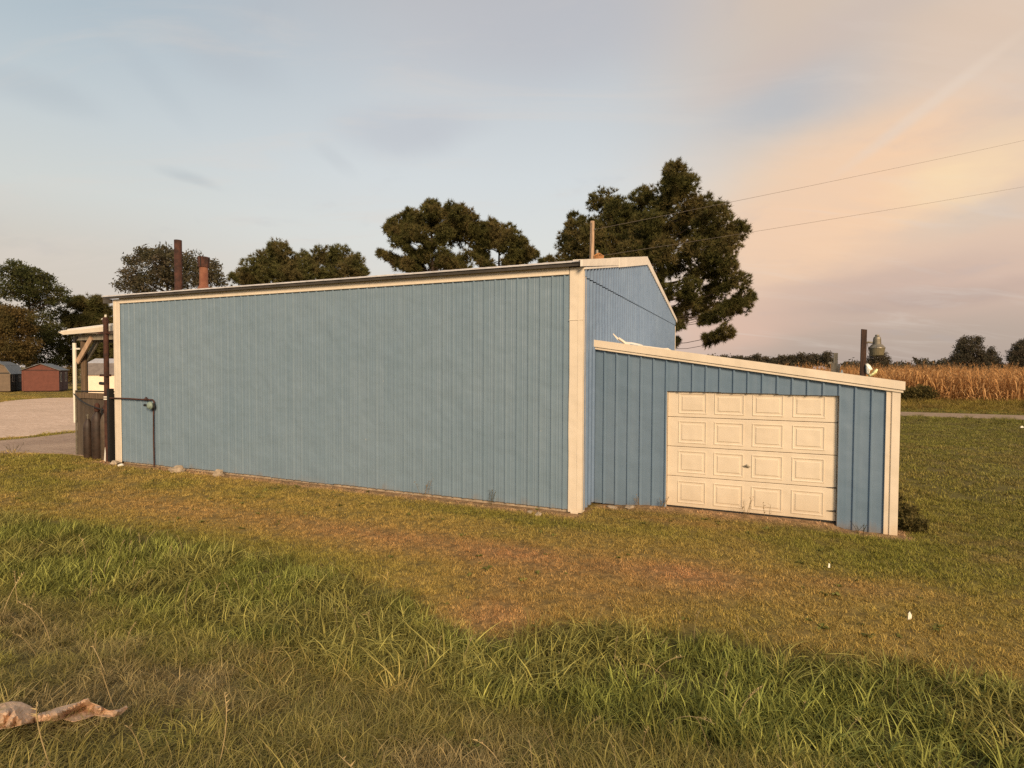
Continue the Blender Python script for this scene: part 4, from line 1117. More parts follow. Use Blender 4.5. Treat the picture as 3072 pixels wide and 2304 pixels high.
gable_shed('storage_shed', (ctr[0], ctr[1], 0), r0, wv, 4.0, 1.9, 1.1, M_SHED_DK, M_SHED_TAN, M_SHED_RF, 'tan gambrel storage shed with dark side wall beside the red shed', True)
# cream lofted shed seen under the porch: long side to the viewer
a_ = at(180.5, 845, 47); b_ = at(300, 845, 47)
rz2 = math.atan2((b_-a_)[1], (b_-a_)[0])-.05
dvec = Vector((math.cos(rz2), math.sin(rz2), 0)); nrm = Vector((-dvec.y, dvec.x, 0))
gloc = Vector((a_[0], a_[1], 0))+nrm*1.5
gable_shed('storage_shed', gloc, rz2-math.pi/2, 3.0, 6.2, 2.0, 1.22, M_SHED_WH, M_SHED_WH, M_SHED_RF2, 'cream lofted shed with brown-grey barn roof seen under the porch', True, False, M_SHED_RF3)

# ------------------------------------------------------------------ trees
def tris_of_blades(cent, dirs, length, width, rs, bend=0.0):
    """one thin triangle per blade: cent (N,3) base, dirs (N,3) unit"""
    n = len(cent)
    side = np.cross(dirs, rs.normal(size=(n, 3))); side /= np.linalg.norm(side, axis=1, keepdims=True)+1e-9
    w = (width*(0.6+0.8*rs.rand(n)))[:, None]; ln = (length*(0.65+0.7*rs.rand(n)))[:, None]
    v = np.empty((n, 3, 3)); v[:, 0] = cent-side*w/2; v[:, 1] = cent+side*w/2; v[:, 2] = cent+dirs*ln
    return v
def unit(a): return a/(np.linalg.norm(a, axis=-1, keepdims=True)+1e-9)

def limb_mesh(mb, p0, p1, r0, r1, rs, sag=0.1, n=6, sides=6):
    p0, p1 = np.asarray(p0, float), np.asarray(p1, float); L_ = np.linalg.norm(p1-p0)
    mid = (p0+p1)/2+np.array([0, 0, -sag*L_])+rs.normal(size=3)*L_*.05
    pts = [tuple((1-t_)**2*p0+2*t_*(1-t_)*mid+t_*t_*p1) for t_ in np.linspace(0, 1, n)]
    mb.tube(pts, [r0+(r1-r0)*t_ for t_ in np.linspace(0, 1, n)], sides)
    return [np.array(p) for p in pts]

def tree(name, label, lobes, d, trunk_px, mcrown, kind, seed, depth_k=0.9, group=None, leaf=0.16, dens=1.0, ytop=None, trunk_r=.28, extra_trunks=(), base_z=0.0, cat='tree'):
    """lobes: (px, py, radius_px) of the foliage masses seen from the road at distance d; given depth of their own here"""
    rs = np.random.RandomState(seed)
    base = at(trunk_px, 785, d); base[2] = base_z
    root = empty(name, tuple(base), label, cat, group)
    A = np.array(lobes, float)
    cxp = trunk_px
    cents = []; rads = []
    half = max(abs(A[:, 0]-cxp).max(), 20)/PXM*d
    hview = unit(np.array([CF[0], CF[1], 0]))
    top = at(cxp, A[:, 1].min(), d)[2]
    for i_, (px_, py_, r_) in enumerate(A):
        p = at(px_, py_, d); rad = r_/PXM*d*(1.03 if kind == 'pine' and r_ > 12 else .97)
        off = abs(px_-cxp)/PXM*d
        lim = math.sqrt(max(0.05, half*half*.9-off*off*.8))*depth_k
        dep_ = rs.uniform(-1, 1)*lim*.8
        # keep the bearing from the road when the mass is pushed back or forward
        q = CAMP+(p-CAMP)*(1+dep_/d)
        cents.append(q); rads.append(rad*(1+dep_/d))
        # fill behind and before the visible mass so the crown is round from the side too
        if rad > .5 and lim > 1.0 and rs.rand() < .55:
            q2 = CAMP+(p-CAMP)*(1-np.sign(dep_)*rs.uniform(.4, .8)*lim/d)
            cents.append(q2); rads.append(rad*.85)
    cents = np.array(cents)-base; rads = np.array(rads)
    # trunk and limbs
    mb = MB(); extra = []
    tp = np.array([rs.normal()*.2, rs.normal()*.2, (top-base_z)*.93])
    tz = np.linspace(0, 1, 9)
    def trunk_at(f): return tp*f*np.array([1, 1, 1])+np.array([.25*math.sin(3*f+seed), .2*math.sin(2.3*f), 0])
    mb.tube([tuple(trunk_at(f)-(np.array([0, 0, .2]) if f == 0 else 0)) for f in tz], [trunk_r*(1-.88*f)+.02 for f in tz], 9)
    for (cx_, cy_, cz_), r_ in zip(cents, rads):
        f0 = np.clip((cz_-(.1 if cz_ < tp[2]*.5 else .25)*math.hypot(cx_, cy_)-.2)/tp[2], .15, .95)
        s0 = trunk_at(f0)
        rr = max(.015, min(.10, .06*r_))*(trunk_r/.28)
        pts = limb_mesh(mb, s0, (cx_, cy_, cz_), rr, .015, rs, .12 if cz_ < tp[2]*.6 else .03)
        if kind == 'pine':
            for q_ in (pts[3]*.5+pts[4]*.5, pts[4], pts[4]*.5+pts[5]*.5): extra.append((q_, max(.18, min(.36, r_*.4))))
        for _ in range(3):
            q = np.array([cx_, cy_, cz_])+unit(rs.normal(size=3))*r_*.7
            limb_mesh(mb, pts[3+_ % 2], q, rr*.45, .008, rs, .03, 4, 4)
    mb.build('trunk', M_BARK, root)
    # foliage
    V = []; RND = []
    for c_, r_ in list(zip(cents, rads))+extra:
        if kind == 'pine':
            nt_ = int(np.clip(112*dens*r_*r_/.9*(.2/leaf)**1.5, 30, 700))
            u = unit(rs.normal(size=(nt_, 3))+np.array([0, 0, .25]))
            rr = r_*(.35+.65*rs.rand(nt_)**.6)
            lump = 1+.22*np.sin(u[:, 0]*5+c_[0])*np.sin(u[:, 1]*5+c_[1]*2)
            tc_ = c_+u*(rr*lump)[:, None]*np.array([1.02, 1.02, .95])
            nb = 26
            axis = unit(u+np.array([0, 0, .55])+rs.normal(size=(nt_, 3))*.25)
            cen = np.repeat(tc_, nb, 0); ax_ = np.repeat(axis, nb, 0)
            dr = unit(ax_*.75+rs.normal(size=cen.shape)*.62)
            V.append(tris_of_blades(cen-dr*leaf*.15, dr, leaf*1.5, leaf*.24, rs))
            RND.append(np.repeat(np.clip(np.repeat(rs.rand(nt_), nb)*.65+rs.rand(nt_*nb)*.35, 0, 1), 3))
        else:
            nc = int(np.clip(170*dens*r_*r_/(leaf/.16)**1.6, 16, 700))
            u = unit(rs.normal(size=(nc, 3)))
            rr = r_*(.25+.8*rs.rand(nc)**.5)
            tc_ = c_+u*rr[:, None]*np.array([1, 1, .8])
            nb = 9
            cen = np.repeat(tc_, nb, 0)+rs.normal(size=(nc*nb, 3))*leaf*.9*np.array([1, 1, .6])
            dr = unit(rs.normal(size=cen.shape)+np.array([0, 0, -.1])+np.repeat(u, nb, 0)*.5)
            V.append(tris_of_blades(cen, dr, leaf*.95, leaf*.6, rs))
            RND.append(np.repeat(np.clip(np.repeat(rs.rand(nc), nb)*.6+rs.rand(nc*nb)*.4, 0, 1), 3))
    V = np.concatenate(V).reshape(-1, 3); RND = np.concatenate(RND).astype(np.float32)
    Fc = np.arange(len(V), dtype=np.int32).reshape(-1, 3)
    mesh_np('crown', V, Fc, mcrown, root, {'rnd': ('FLOAT', RND)})
    return root

BIG = [(1375, 470, 26), (1385, 512, 28), (1400, 548, 26), (1410, 482, 24), (1375, 432, 16), (1459, 378, 29), (1450, 400, 26), (1471, 412, 38), (1486, 395, 18), (1386, 424, 22), (1400, 418, 14), (1434, 446, 34), (1304, 442, 34), (1285, 437, 18), (1335, 459, 34), (1245, 499, 28), (1220, 527, 22), (1231, 547, 24), (1279, 521, 37), (1335, 504, 39), (1392, 493, 39),
       (1505, 459, 38), (1520, 440, 20), (1547, 459, 26), (1561, 493, 32), (1603, 499, 20), (1597, 488, 12), (1575, 527, 28), (1490, 504, 37), (1540, 500, 26), (1561, 555, 28), (1505, 538, 34), (1434, 544, 34), (1364, 544, 30), (1321, 533, 28), (1470, 480, 26), (1440, 500, 24), (1300, 490, 26), (1350, 480, 22),
       (1462, 578, 30), (1420, 598, 22), (1519, 586, 30), (1575, 580, 22), (1561, 610, 26), (1600, 607, 20), (1606, 640, 20), (1547, 632, 22), (1490, 623, 26), (1448, 629, 18), (1476, 688, 15), (1464, 672, 12), (1470, 702, 10), (1533, 664, 14), (1520, 650, 12), (1558, 688, 14), (1552, 672, 10), (1570, 712, 13), (1578, 722, 7), (1609, 668, 11), (1624, 643, 10), (1618, 655, 9), (1499, 650, 18), (1463, 735, 6), (1172, 566, 7), (1188, 562, 9), (1210, 560, 14), (1250, 560, 18), (1300, 560, 18), (1345, 565, 18), (1240, 470, 12), (1225, 505, 12)]
tree('pine_tree', 'tallest spreading pine with a drooping lower bough beside the gable end', BIG, 36, 1437, M_PINE, 'pine', 3, .75, 'pines behind the barn', .18, 1.0, trunk_r=.30)
PA = [(1016, 498, 20), (933, 446, 17), (924, 455, 14), (940, 458, 16), (882, 460, 12), (876, 470, 12), (870, 480, 19), (847, 487, 15), (838, 496, 10), (851, 508, 16), (856, 523, 12), (901, 481, 25), (938, 477, 27), (972, 450, 15), (993, 456, 16), (1013, 464, 13), (1020, 472, 10), (987, 482, 28), (1022, 480, 16), (909, 510, 25), (958, 510, 29), (1000, 512, 27), (886, 503, 20), (880, 540, 8), (913, 553, 18), (880, 570, 17), (899, 561, 20), (838, 553, 11), (820, 547, 7), (826, 552, 8), (850, 562, 10), (860, 575, 12), (958, 557, 20), (978, 571, 20), (1010, 560, 20), (929, 534, 14), (940, 575, 18), (1000, 585, 16), (905, 580, 16)]
tree('pine_tree', 'broad flat-topped pine behind the middle of the barn roof', PA, 45, 940, M_PINE, 'pine', 8, .8, 'pines behind the barn', .22, 1.0, trunk_r=.3)
PB = [(1030, 508, 20), (1045, 520, 24), (1065, 489, 17), (1050, 492, 14), (1040, 497, 18), (1097, 501, 20), (1065, 512, 27), (1108, 514, 20), (1124, 530, 17), (1131, 524, 9), (1036, 526, 23), (1085, 530, 18), (1114, 551, 20), (1140, 544, 14), (1149, 548, 12), (1157, 551, 7), (1140, 560, 12), (1036, 550, 18), (1040, 567, 12), (1097, 567, 14), (1060, 575, 12), (1125, 566, 12)]
tree('pine_tree', 'lower rounded pine close beside the broad flat-topped one', PB, 47, 1080, M_PINE, 'pine', 15, .8, 'pines behind the barn', .22, 1.0, trunk_r=.26)
PC = [(603, 543, 24), (590, 540, 16), (568, 562, 22), (620, 562, 25), (544, 579, 22), (527, 594, 16), (509, 604, 14), (503, 598, 7), (582, 588, 33), (615, 592, 26), (560, 605, 22), (536, 606, 16), (636, 575, 16), (640, 595, 18)]
tree('pine_tree', 'rounded pine standing just clear of the short stove pipe', PC, 60, 590, M_PINE2, 'pine', 21, .8, 'pines behind the barn', .26, .9, trunk_r=.26)
PD = [(691, 550, 20), (738, 552, 24), (722, 546, 14), (767, 568, 20), (714, 571, 32), (655, 555, 14), (661, 576, 22), (773, 585, 18), (685, 591, 20), (752, 585, 24), (788, 589, 9), (780, 596, 12), (650, 598, 16), (720, 600, 20)]
tree('pine_tree', 'round-headed pine between the short stove pipe and the broad flat-topped pine', PD, 60, 715, M_PINE2, 'pine', 27, .8, 'pines behind the barn', .26, .9, trunk_r=.26)
OK_ = [(313, 546, 20), (300, 555, 14), (357, 542, 18), (345, 553, 16), (283, 564, 15), (333, 571, 36), (380, 563, 27), (418, 556, 18), (412, 570, 18), (289, 594, 25), (266, 617, 15), (275, 606, 14), (319, 612, 26), (380, 604, 32), (421, 591, 28), (459, 573, 16), (462, 590, 14), (463, 602, 20), (480, 612, 10), (435, 612, 18), (300, 622, 16), (350, 590, 24), (440, 570, 12)]
tree('oak_tree', 'grey-green oak standing behind the two stove pipes', OK_, 55, 370, M_LEAF_OAK, 'leaf', 33, .8, None, .22, .62, trunk_r=.3)
TF = [(35, 575, 17), (48, 582, 14), (12, 587, 20), (73, 592, 19), (42, 604, 30), (100, 604, 17), (92, 596, 10), (117, 621, 17), (83, 621, 25), (133, 633, 13), (142, 645, 8), (21, 629, 25), (-30, 600, 30), (-40, 650, 34), (94, 650, 21), (118, 648, 16), (62, 637, 21), (83, 692, 25), (94, 723, 27), (104, 754, 27), (73, 665, 20), (117, 712, 21), (125, 744, 21), (110, 680, 16), (130, 670, 12), (60, 770, 24), (20, 690, 26), (-20, 720, 34), (95, 785, 20), (125, 780, 16)]
tree('locust_tree', 'tall layered green locust tree at the far side of the gravel lot', TF, 84, 60, M_LEAF_GR, 'leaf', 41, .7, None, .30, .62, trunk_r=.38)
TG = [(163, 656, 14), (175, 650, 10), (204, 652, 15), (215, 656, 12), (186, 668, 20), (219, 672, 18), (236, 672, 12), (167, 702, 24), (198, 702, 27), (225, 702, 20), (146, 692, 18), (156, 744, 25), (198, 744, 26), (219, 754, 25), (146, 766, 20), (240, 700, 18), (244, 740, 20), (180, 775, 20), (215, 785, 20), (250, 775, 18), (160, 785, 16)]
tree('pine_tree', 'dense dark pine thicket tree seen above the porch roof', TG, 90, 200, M_PINE2, 'pine', 52, .7, None, .42, 1.1, trunk_r=.32)
TH = [(21, 677, 24), (10, 668, 14), (52, 683, 18), (45, 672, 10), (12, 708, 30), (46, 712, 26), (69, 706, 14), (21, 750, 30), (52, 754, 24), (70, 744, 18), (37, 775, 18), (-20, 700, 30), (-25, 750, 34), (62, 778, 12), (5, 782, 18)]
tree('maple_tree', 'golden brown rounded tree behind the tan shed', TH, 76, 20, M_LEAF_BR, 'leaf', 61, .7, None, .26, .75, trunk_r=.25)
TBR = [(150, 800, 10), (140, 806, 9), (160, 805, 9), (146, 818, 8), (158, 818, 8), (150, 812, 9)]
tree('brown_shrub', 'rust brown shrub standing between the red shed and the porch', TBR, 75, 150, M_LEAF_BR, 'leaf', 66, .6, None, .22, 1.2, trunk_r=.05, cat='shrub')

# far trees beyond the cornfield
far = []
def far_tree(nm, label, cx, ytop, hw, seed, d, mcol=M_LEAF_FAR, dens=.9, lobes=None, group='trees beyond the cornfield', ybase=790, leaf=.5):
    rs = np.random.RandomState(seed)
    if lobes is None:
        lobes = []
        hh = ybase-ytop
        for i in range(9):
            a_ = rs.uniform(0, 2*math.pi); q = math.sqrt(rs.rand())
            x = cx+hw*.68*q*math.cos(a_); y = ytop+hh*.5+hh*.32*q*math.sin(a_)
            lobes.append((x, y, min(hw, hh)*.36*rs.uniform(.8, 1.15)))
        lobes.append((cx+rs.uniform(-.2, .2)*hw, ytop+hh*.2, hh*.2))
    return tree(nm, label, lobes, d, cx, mcol, 'leaf', seed, .7, group, leaf, dens, trunk_r=.25, cat='tree')
far_tree('field_tree', 'tallest dark tree standing alone beyond the cornfield with a ragged crown', 2098, 727, 40, 71, 150, lobes=[(2080, 738, 9), (2090, 733, 9), (2112, 733, 9), (2106, 742, 12), (2078, 750, 12), (2092, 752, 14), (2112, 755, 14), (2070, 765, 12), (2085, 770, 16), (2110, 772, 16), (2060, 776, 9), (2072, 780, 10), (2100, 784, 12), (2124, 770, 10), (2124, 784, 10)], leaf=.38)
far_tree('field_tree', 'small pointed tree joined to the side of the tallest field tree', 2142, 750, 16, 72, 152, lobes=[(2141, 753, 5), (2140, 762, 8), (2148, 768, 8), (2136, 772, 9), (2150, 778, 8), (2140, 784, 10), (2158, 776, 4), (2155, 785, 8)], leaf=.34)
far_tree('field_tree', 'dark round tree cut by the edge of the view beyond the cornfield', 2205, 740, 32, 73, 150, lobes=[(2200, 748, 10), (2215, 742, 12), (2192, 760, 11), (2205, 762, 16), (2190, 774, 12), (2208, 780, 16), (2225, 765, 16), (2188, 786, 8), (2228, 785, 14)], leaf=.38)
far_tree('field_tree', 'bushy tree directly below the yard lamp beyond the corn', 1897, 768, 24, 74, 140, lobes=[(1890, 765, 9), (1898, 763, 9), (1906, 768, 9), (1886, 774, 10), (1900, 776, 12), (1913, 778, 9), (1882, 784, 9), (1897, 787, 12), (1914, 786, 8)], leaf=.36)
far_tree('field_tree', 'knobbly tall tree at the end of the tree belt near the weathered post', 1787, 760, 14, 75, 150, lobes=[(1786, 764, 6), (1793, 767, 7), (1780, 771, 8), (1790, 776, 9), (1796, 781, 8), (1780, 784, 9), (1790, 788, 9)], leaf=.36)
FT = [(1762, 768, 16), (1745, 768, 15), (1728, 769, 15), (1708, 771, 14), (1690, 773, 13), (1672, 775, 12), (1652, 772, 14), (1636, 769, 12), (1618, 774, 12), (1600, 775, 12), (1582, 773, 11), (1564, 770, 10), (1540, 772, 12), (1500, 770, 14)]
FL = ['olive tree next to the knobbly tall tree in the far belt', 'second olive tree from the knobbly tall tree in the far belt', 'third olive tree from the knobbly tall tree in the far belt', 'fourth olive tree from the knobbly tall tree in the far belt', 'fifth olive tree from the knobbly tall tree in the far belt', 'low olive tree just short of the paler rise in the far belt', 'rounded olive tree near the middle of the far belt', 'slightly taller olive tree past the middle of the far belt', 'low olive tree past the middle of the far belt', 'olive tree over the upper half of the lean-to trim', 'small olive tree third nearest the barn gable in the far belt', 'small olive tree second nearest the barn gable in the far belt', 'small olive tree nearest the barn gable in the far belt', 'olive tree hidden mostly by the lean-to roof beside the gable']
for i_, ((x, yt, hw), lb) in enumerate(zip(FT, FL)):
    far_tree("belt_tree", lb, x, yt-3+rng.uniform(-4, 2), hw, 100+i_, 165, dens=1.0, group='tree belt beyond the corn', ybase=796, leaf=.5)
# the farthest tree line, one continuous mass
rs = np.random.RandomState(9); V = []; RN = []
for i_ in range(1900):
    px_ = rs.uniform(1820, 2400); d_ = rs.uniform(240, 300)
    hh = 4.5+2.5*float(fbm(np.array([px_/22.0]), np.array([3.3]), 5)[0])+(1.8 if 1975 < px_ < 2000 else 0)+1.5*math.exp(-((px_-2040)/35.0)**2)
    p = at(px_, 785, d_); p[2] = rs.uniform(.5, hh)
    cen = p+rs.normal(size=(10, 3))*.6; dr = unit(rs.normal(size=(10, 3)))
    V.append(tris_of_blades(cen, dr, 1.1, .8, rs)); RN.append(np.repeat(rs.rand(10), 3))
V = np.concatenate(V).reshape(-1, 3)
o = mesh_np('distant_tree_line', V, np.arange(len(V)).reshape(-1, 3), M_LEAF_FAR, attrs={'rnd': ('FLOAT', np.concatenate(RN).astype(np.float32))})
tag(o, 'low hazy tree line along the horizon beyond the corn', 'tree line', kind='stuff')

# ------------------------------------------------------------------ corn
def corn_mesh(seed):
    rs = np.random.RandomState(seed); mb = MB(); rn = []
    H = rs.uniform(2.35, 2.75)
    lean = rs.normal(size=2)*.09
    def sp(z): return np.array([lean[0]*(z/H)**2*H*.5, lean[1]*(z/H)**2*H*.5, z])
    def mark(n0, v_): rn.extend([v_]*(len(mb.v)-n0))
    n0 = 0
    mb.tube([tuple(sp(z)) for z in (0, H*.35, H*.7, H)], [.017, .015, .011, .006], 5); mark(0, rs.uniform(.1, .35))
    a0 = rs.uniform(0, 6.28)
    for i in range(13):
        z = .35+i*(H-.55)/12; a_ = a0+(i % 2)*math.pi+rs.normal()*.5
        Ln = rs.uniform(.5, .85)*(1-.35*abs(i/12-.5)); up_ = rs.uniform(.15, .8); w = rs.uniform(.035, .065)
        if rs.rand() < .12: continue
        dirv = np.array([math.cos(a_), math.sin(a_), 0]); sd = np.array([-dirv[1], dirv[0], 0]); base = sp(z)
        prev = []; droop = rs.uniform(.9, 2.2); tw = rs.normal()*.8
        for t_ in np.linspace(0, 1, 5):
            p = base+dirv*Ln*(t_-.28*t_*t_*droop*.5)+np.array([0, 0, Ln*(up_*t_-droop*t_*t_*.85)])
            ww = w*(1-.75*t_**1.5)*(.5 if t_ == 0 else 1); ss = sd*math.cos(tw*t_)+np.array([0, 0, 1])*math.sin(tw*t_)
            prev.append((p-ss*ww, p+ss*ww))
        n0 = len(mb.v); vs = [tuple(q) for pr_ in prev for q in pr_]
        mb.add(vs, [(2*j, 2*j+1, 2*j+3, 2*j+2) for j in range(4)]); mark(n0, np.clip(rs.normal(.55, .28), 0, 1))
    # ear husk
    n0 = len(mb.v); a_ = a0+1; z = rs.uniform(1.0, 1.3); b_ = sp(z); q = b_+np.array([math.cos(a_)*.12, math.sin(a_)*.12, -.14])
    mb.tube([tuple(b_), tuple((b_+q)/2), tuple(q)], [.018, .036, .01], 5); mark(n0, .95)
    # tassel
    for j in range(6):
        n0 = len(mb.v); a_ = rs.uniform(0, 6.28); p = sp(H); e = p+np.array([math.cos(a_)*.13, math.sin(a_)*.13, .22+rs.uniform(-.08, .08)])
        mb.add([tuple(p+[.006, 0, 0]), tuple(p-[.006, 0, 0]), tuple(e)], [(0, 1, 2)]); mark(n0, .5)
    me = bpy.data.meshes.new('corn_stalk'); me.from_pydata(mb.v, [], mb.f); me.materials.append(M_CORN)
    at_ = me.attributes.new('rnd', 'FLOAT', 'POINT'); at_.data.foreach_set('value', np.array(rn, np.float32))
    return me
CORN = [corn_mesh(200+i) for i in range(8)]
rs = np.random.RandomState(12)
def corn_front(x): return 44.0+.0105*(x-15)
# the front rows in view, stalk by stalk
xs_c = []
for row, n_ in ((0, 105), (1, 100), (2, 90)):
    for xx in np.linspace(11.8+row*.2, 31.5, n_):
        xs_c.append((xx+rs.normal()*.05, corn_front(xx)+row*.76+rs.normal()*.07))
for xx, yy in xs_c[:295]:
    o = bpy.data.objects.new('corn_stalk', CORN[rs.randint(8)]); COL.objects.link(o)
    o.location = (xx, yy, float(hgt(xx, yy))); o.rotation_euler = (rs.normal()*.07, rs.normal()*.07, rs.uniform(0, 6.28)); sc = rs.uniform(.86, 1.16); o.scale = (sc, sc, sc)
    tag(o, 'dry tan corn stalk in the front rows of the field facing the road', 'corn stalk', 'corn stalks in the front rows of the field')

# ------------------------------------------------------------------ scattering with geometry nodes
def scatter_group():
    ng = bpy.data.node_groups.new('scatter', 'GeometryNodeTree')
    ng.interface.new_socket('Geometry', in_out='INPUT', socket_type='NodeSocketGeometry')
    ng.interface.new_socket('Source', in_out='INPUT', socket_type='NodeSocketCollection')
    ng.interface.new_socket('Geometry', in_out='OUTPUT', socket_type='NodeSocketGeometry')
    n = ng.nodes; l = ng.links
    gi = n.new('NodeGroupInput'); go = n.new('NodeGroupOutput')
    ci = n.new('GeometryNodeCollectionInfo'); ci.inputs['Separate Children'].default_value = True; ci.inputs['Reset Children'].default_value = True
    iop = n.new('GeometryNodeInstanceOnPoints'); iop.inputs['Pick Instance'].default_value = True
    def named(nm, ty):
        a_ = n.new('GeometryNodeInputNamedAttribute'); a_.data_type = ty; a_.inputs['Name'].default_value = nm; return a_
    ai = named('idx', 'INT'); ar = named('rot', 'FLOAT_VECTOR'); as_ = named('scl', 'FLOAT_VECTOR')
    er = n.new('FunctionNodeEulerToRotation')
    mp_ = n.new('GeometryNodeMeshToPoints')
    l.new(gi.outputs[0], mp_.inputs[0]); l.new(mp_.outputs[0], iop.inputs['Points'])
    l.new(gi.outputs[1], ci.inputs[0]); l.new(ci.outputs[0], iop.inputs['Instance'])
    l.new(ai.outputs[0], iop.inputs['Instance Index']); l.new(ar.outputs[0], er.inputs[0]); l.new(er.outputs[0], iop.inputs['Rotation'])
    l.new(as_.outputs[0], iop.inputs['Scale']); l.new(iop.outputs[0], go.inputs[0])
    return ng
SCAT = scatter_group()
def scatter(name, pts, rot, scl, idx, tint_, meshes, label, cat):
    coll = bpy.data.collections.new(name+'_source')
    for i, me in enumerate(meshes):
        o = bpy.data.objects.new('%s_blade_%02d' % (name, i), me); coll.objects.link(o)
    n = len(pts)
    me = bpy.data.meshes.new(name)
    me.vertices.add(n); me.vertices.foreach_set('co', np.ascontiguousarray(pts, np.float32).ravel())
    def attr(nm, ty, d, key):
        a_ = me.attributes.new(nm, ty, 'POINT'); a_.data.foreach_set(key, np.ascontiguousarray(d).ravel())
    attr('rot', 'FLOAT_VECTOR', rot.astype(np.float32), 'vector'); attr('scl', 'FLOAT_VECTOR', scl.astype(np.float32), 'vector')
    attr('idx', 'INT', idx.astype(np.int32), 'value')
    attr('tint', 'FLOAT_COLOR', np.concatenate([tint_, np.ones((n, 1))], 1).astype(np.float32), 'color')
    o = bpy.data.objects.new(name, me); COL.objects.link(o)
    md = o.modifiers.new('scatter', 'NODES'); md.node_group = SCAT
    for it in SCAT.interface.items_tree:
        if it.item_type == 'SOCKET' and it.in_out == 'INPUT' and it.name == 'Source': md[it.identifier] = coll
    return tag(o, label, cat, kind='stuff')

# the rest of the cornfield
pc_ = []
for row in range(3, 60):
    y_ = row*.76
    n_ = int(150*(1.0 if row < 12 else .55))
    x_ = np.sort(rs.uniform(0, 75, n_)); pc_.append(np.stack([x_, corn_front(x_)+y_+rs.normal(size=n_)*.08, np.zeros(n_)], 1))
x_ = np.concatenate([rs.uniform(-2, 11.6, 190), rs.uniform(31.6, 62, 420)])
pc_.append(np.stack([x_, corn_front(x_)+rs.randint(0, 3, len(x_))*.76+rs.normal(size=len(x_))*.08, np.zeros(len(x_))], 1))
x_ = rs.uniform(-10, 190, 5000); y_ = rs.uniform(88, 150, 5000); pc_.append(np.stack([x_, y_, np.zeros(5000)], 1))
pc_ = np.concatenate(pc_); n_ = len(pc_)
scatter('corn_crop', pc_, np.stack([rs.normal(size=n_)*.07, rs.normal(size=n_)*.07, rs.uniform(0, 6.28, n_)], 1), np.repeat(rs.uniform(.84, 1.16, n_)[:, None], 3, 1), rs.randint(0, 8, n_), np.ones((n_, 3)), CORN, 'dense ripe brown corn filling the field behind the road', 'cornfield')

# --- grass
def grass_mat(name, rough=.75, trans=.14, lo=.28, mid=.87, hi=1.0, straw=(0.30, 0.21, 0.09), straw_k=.25):
    m = bpy.data.materials.new(name); m.use_nodes = True
    k = NT(m.node_tree); b = m.node_tree.nodes['Principled BSDF']
    a_ = k.n('ShaderNodeAttribute'); a_.attribute_name = 'tint'; a_.attribute_type = 'INSTANCER'
    r_ = k.n('ShaderNodeAttribute'); r_.attribute_name = 'rnd'
    oi = k.n('ShaderNodeObjectInfo')
    v_ = k.math('ADD', k.math('MULTIPLY', r_.outputs['Fac'], .75), k.math('MULTIPLY', oi.outputs['Random'], .5))
    c = k.mix(1.0, a_.outputs['Color'], k.ramp(v_, [(0, (lo/1.6, lo/1.6, lo/1.7)), (.5, (mid/1.6, mid/1.6, mid/1.6)), (1, (hi/1.6, hi/1.6, hi/1.5))]), 'MULTIPLY')
    c = k.mix(1.0, c, (2.08, 2.08, 2.08), 'MULTIPLY')
    c = k.mix(k.smooth(r_.outputs['Fac'], .8, .97, 0, straw_k*2), c, straw)
    k.put(b.inputs['Base Color'], c); b.inputs['Roughness'].default_value = rough; b.inputs['Specular IOR Level'].default_value = .06
    tr = k.n('ShaderNodeBsdfTranslucent'); k.put(tr.inputs[0], c)
    mx = k.n('ShaderNodeMixShader'); mx.inputs[0].default_value = trans
    k.put(mx.inputs[1], b.outputs[0]); k.put(mx.inputs[2], tr.outputs[0]); k.put(m.node_tree.nodes['Material Output'].inputs[0], mx.outputs[0])
    return m
M_GR_L = grass_mat('lawn_blades', straw=(.32, .22, .09), straw_k=.28)
M_GR_T = grass_mat('tall_blades', lo=.2, mid=.55, hi=1.5, straw=(.27, .25, .09), straw_k=.2)
M_GR_F = grass_mat('roadside_blades', lo=.25, mid=.7, hi=1.35, straw=(.30, .22, .11), straw_k=.3)
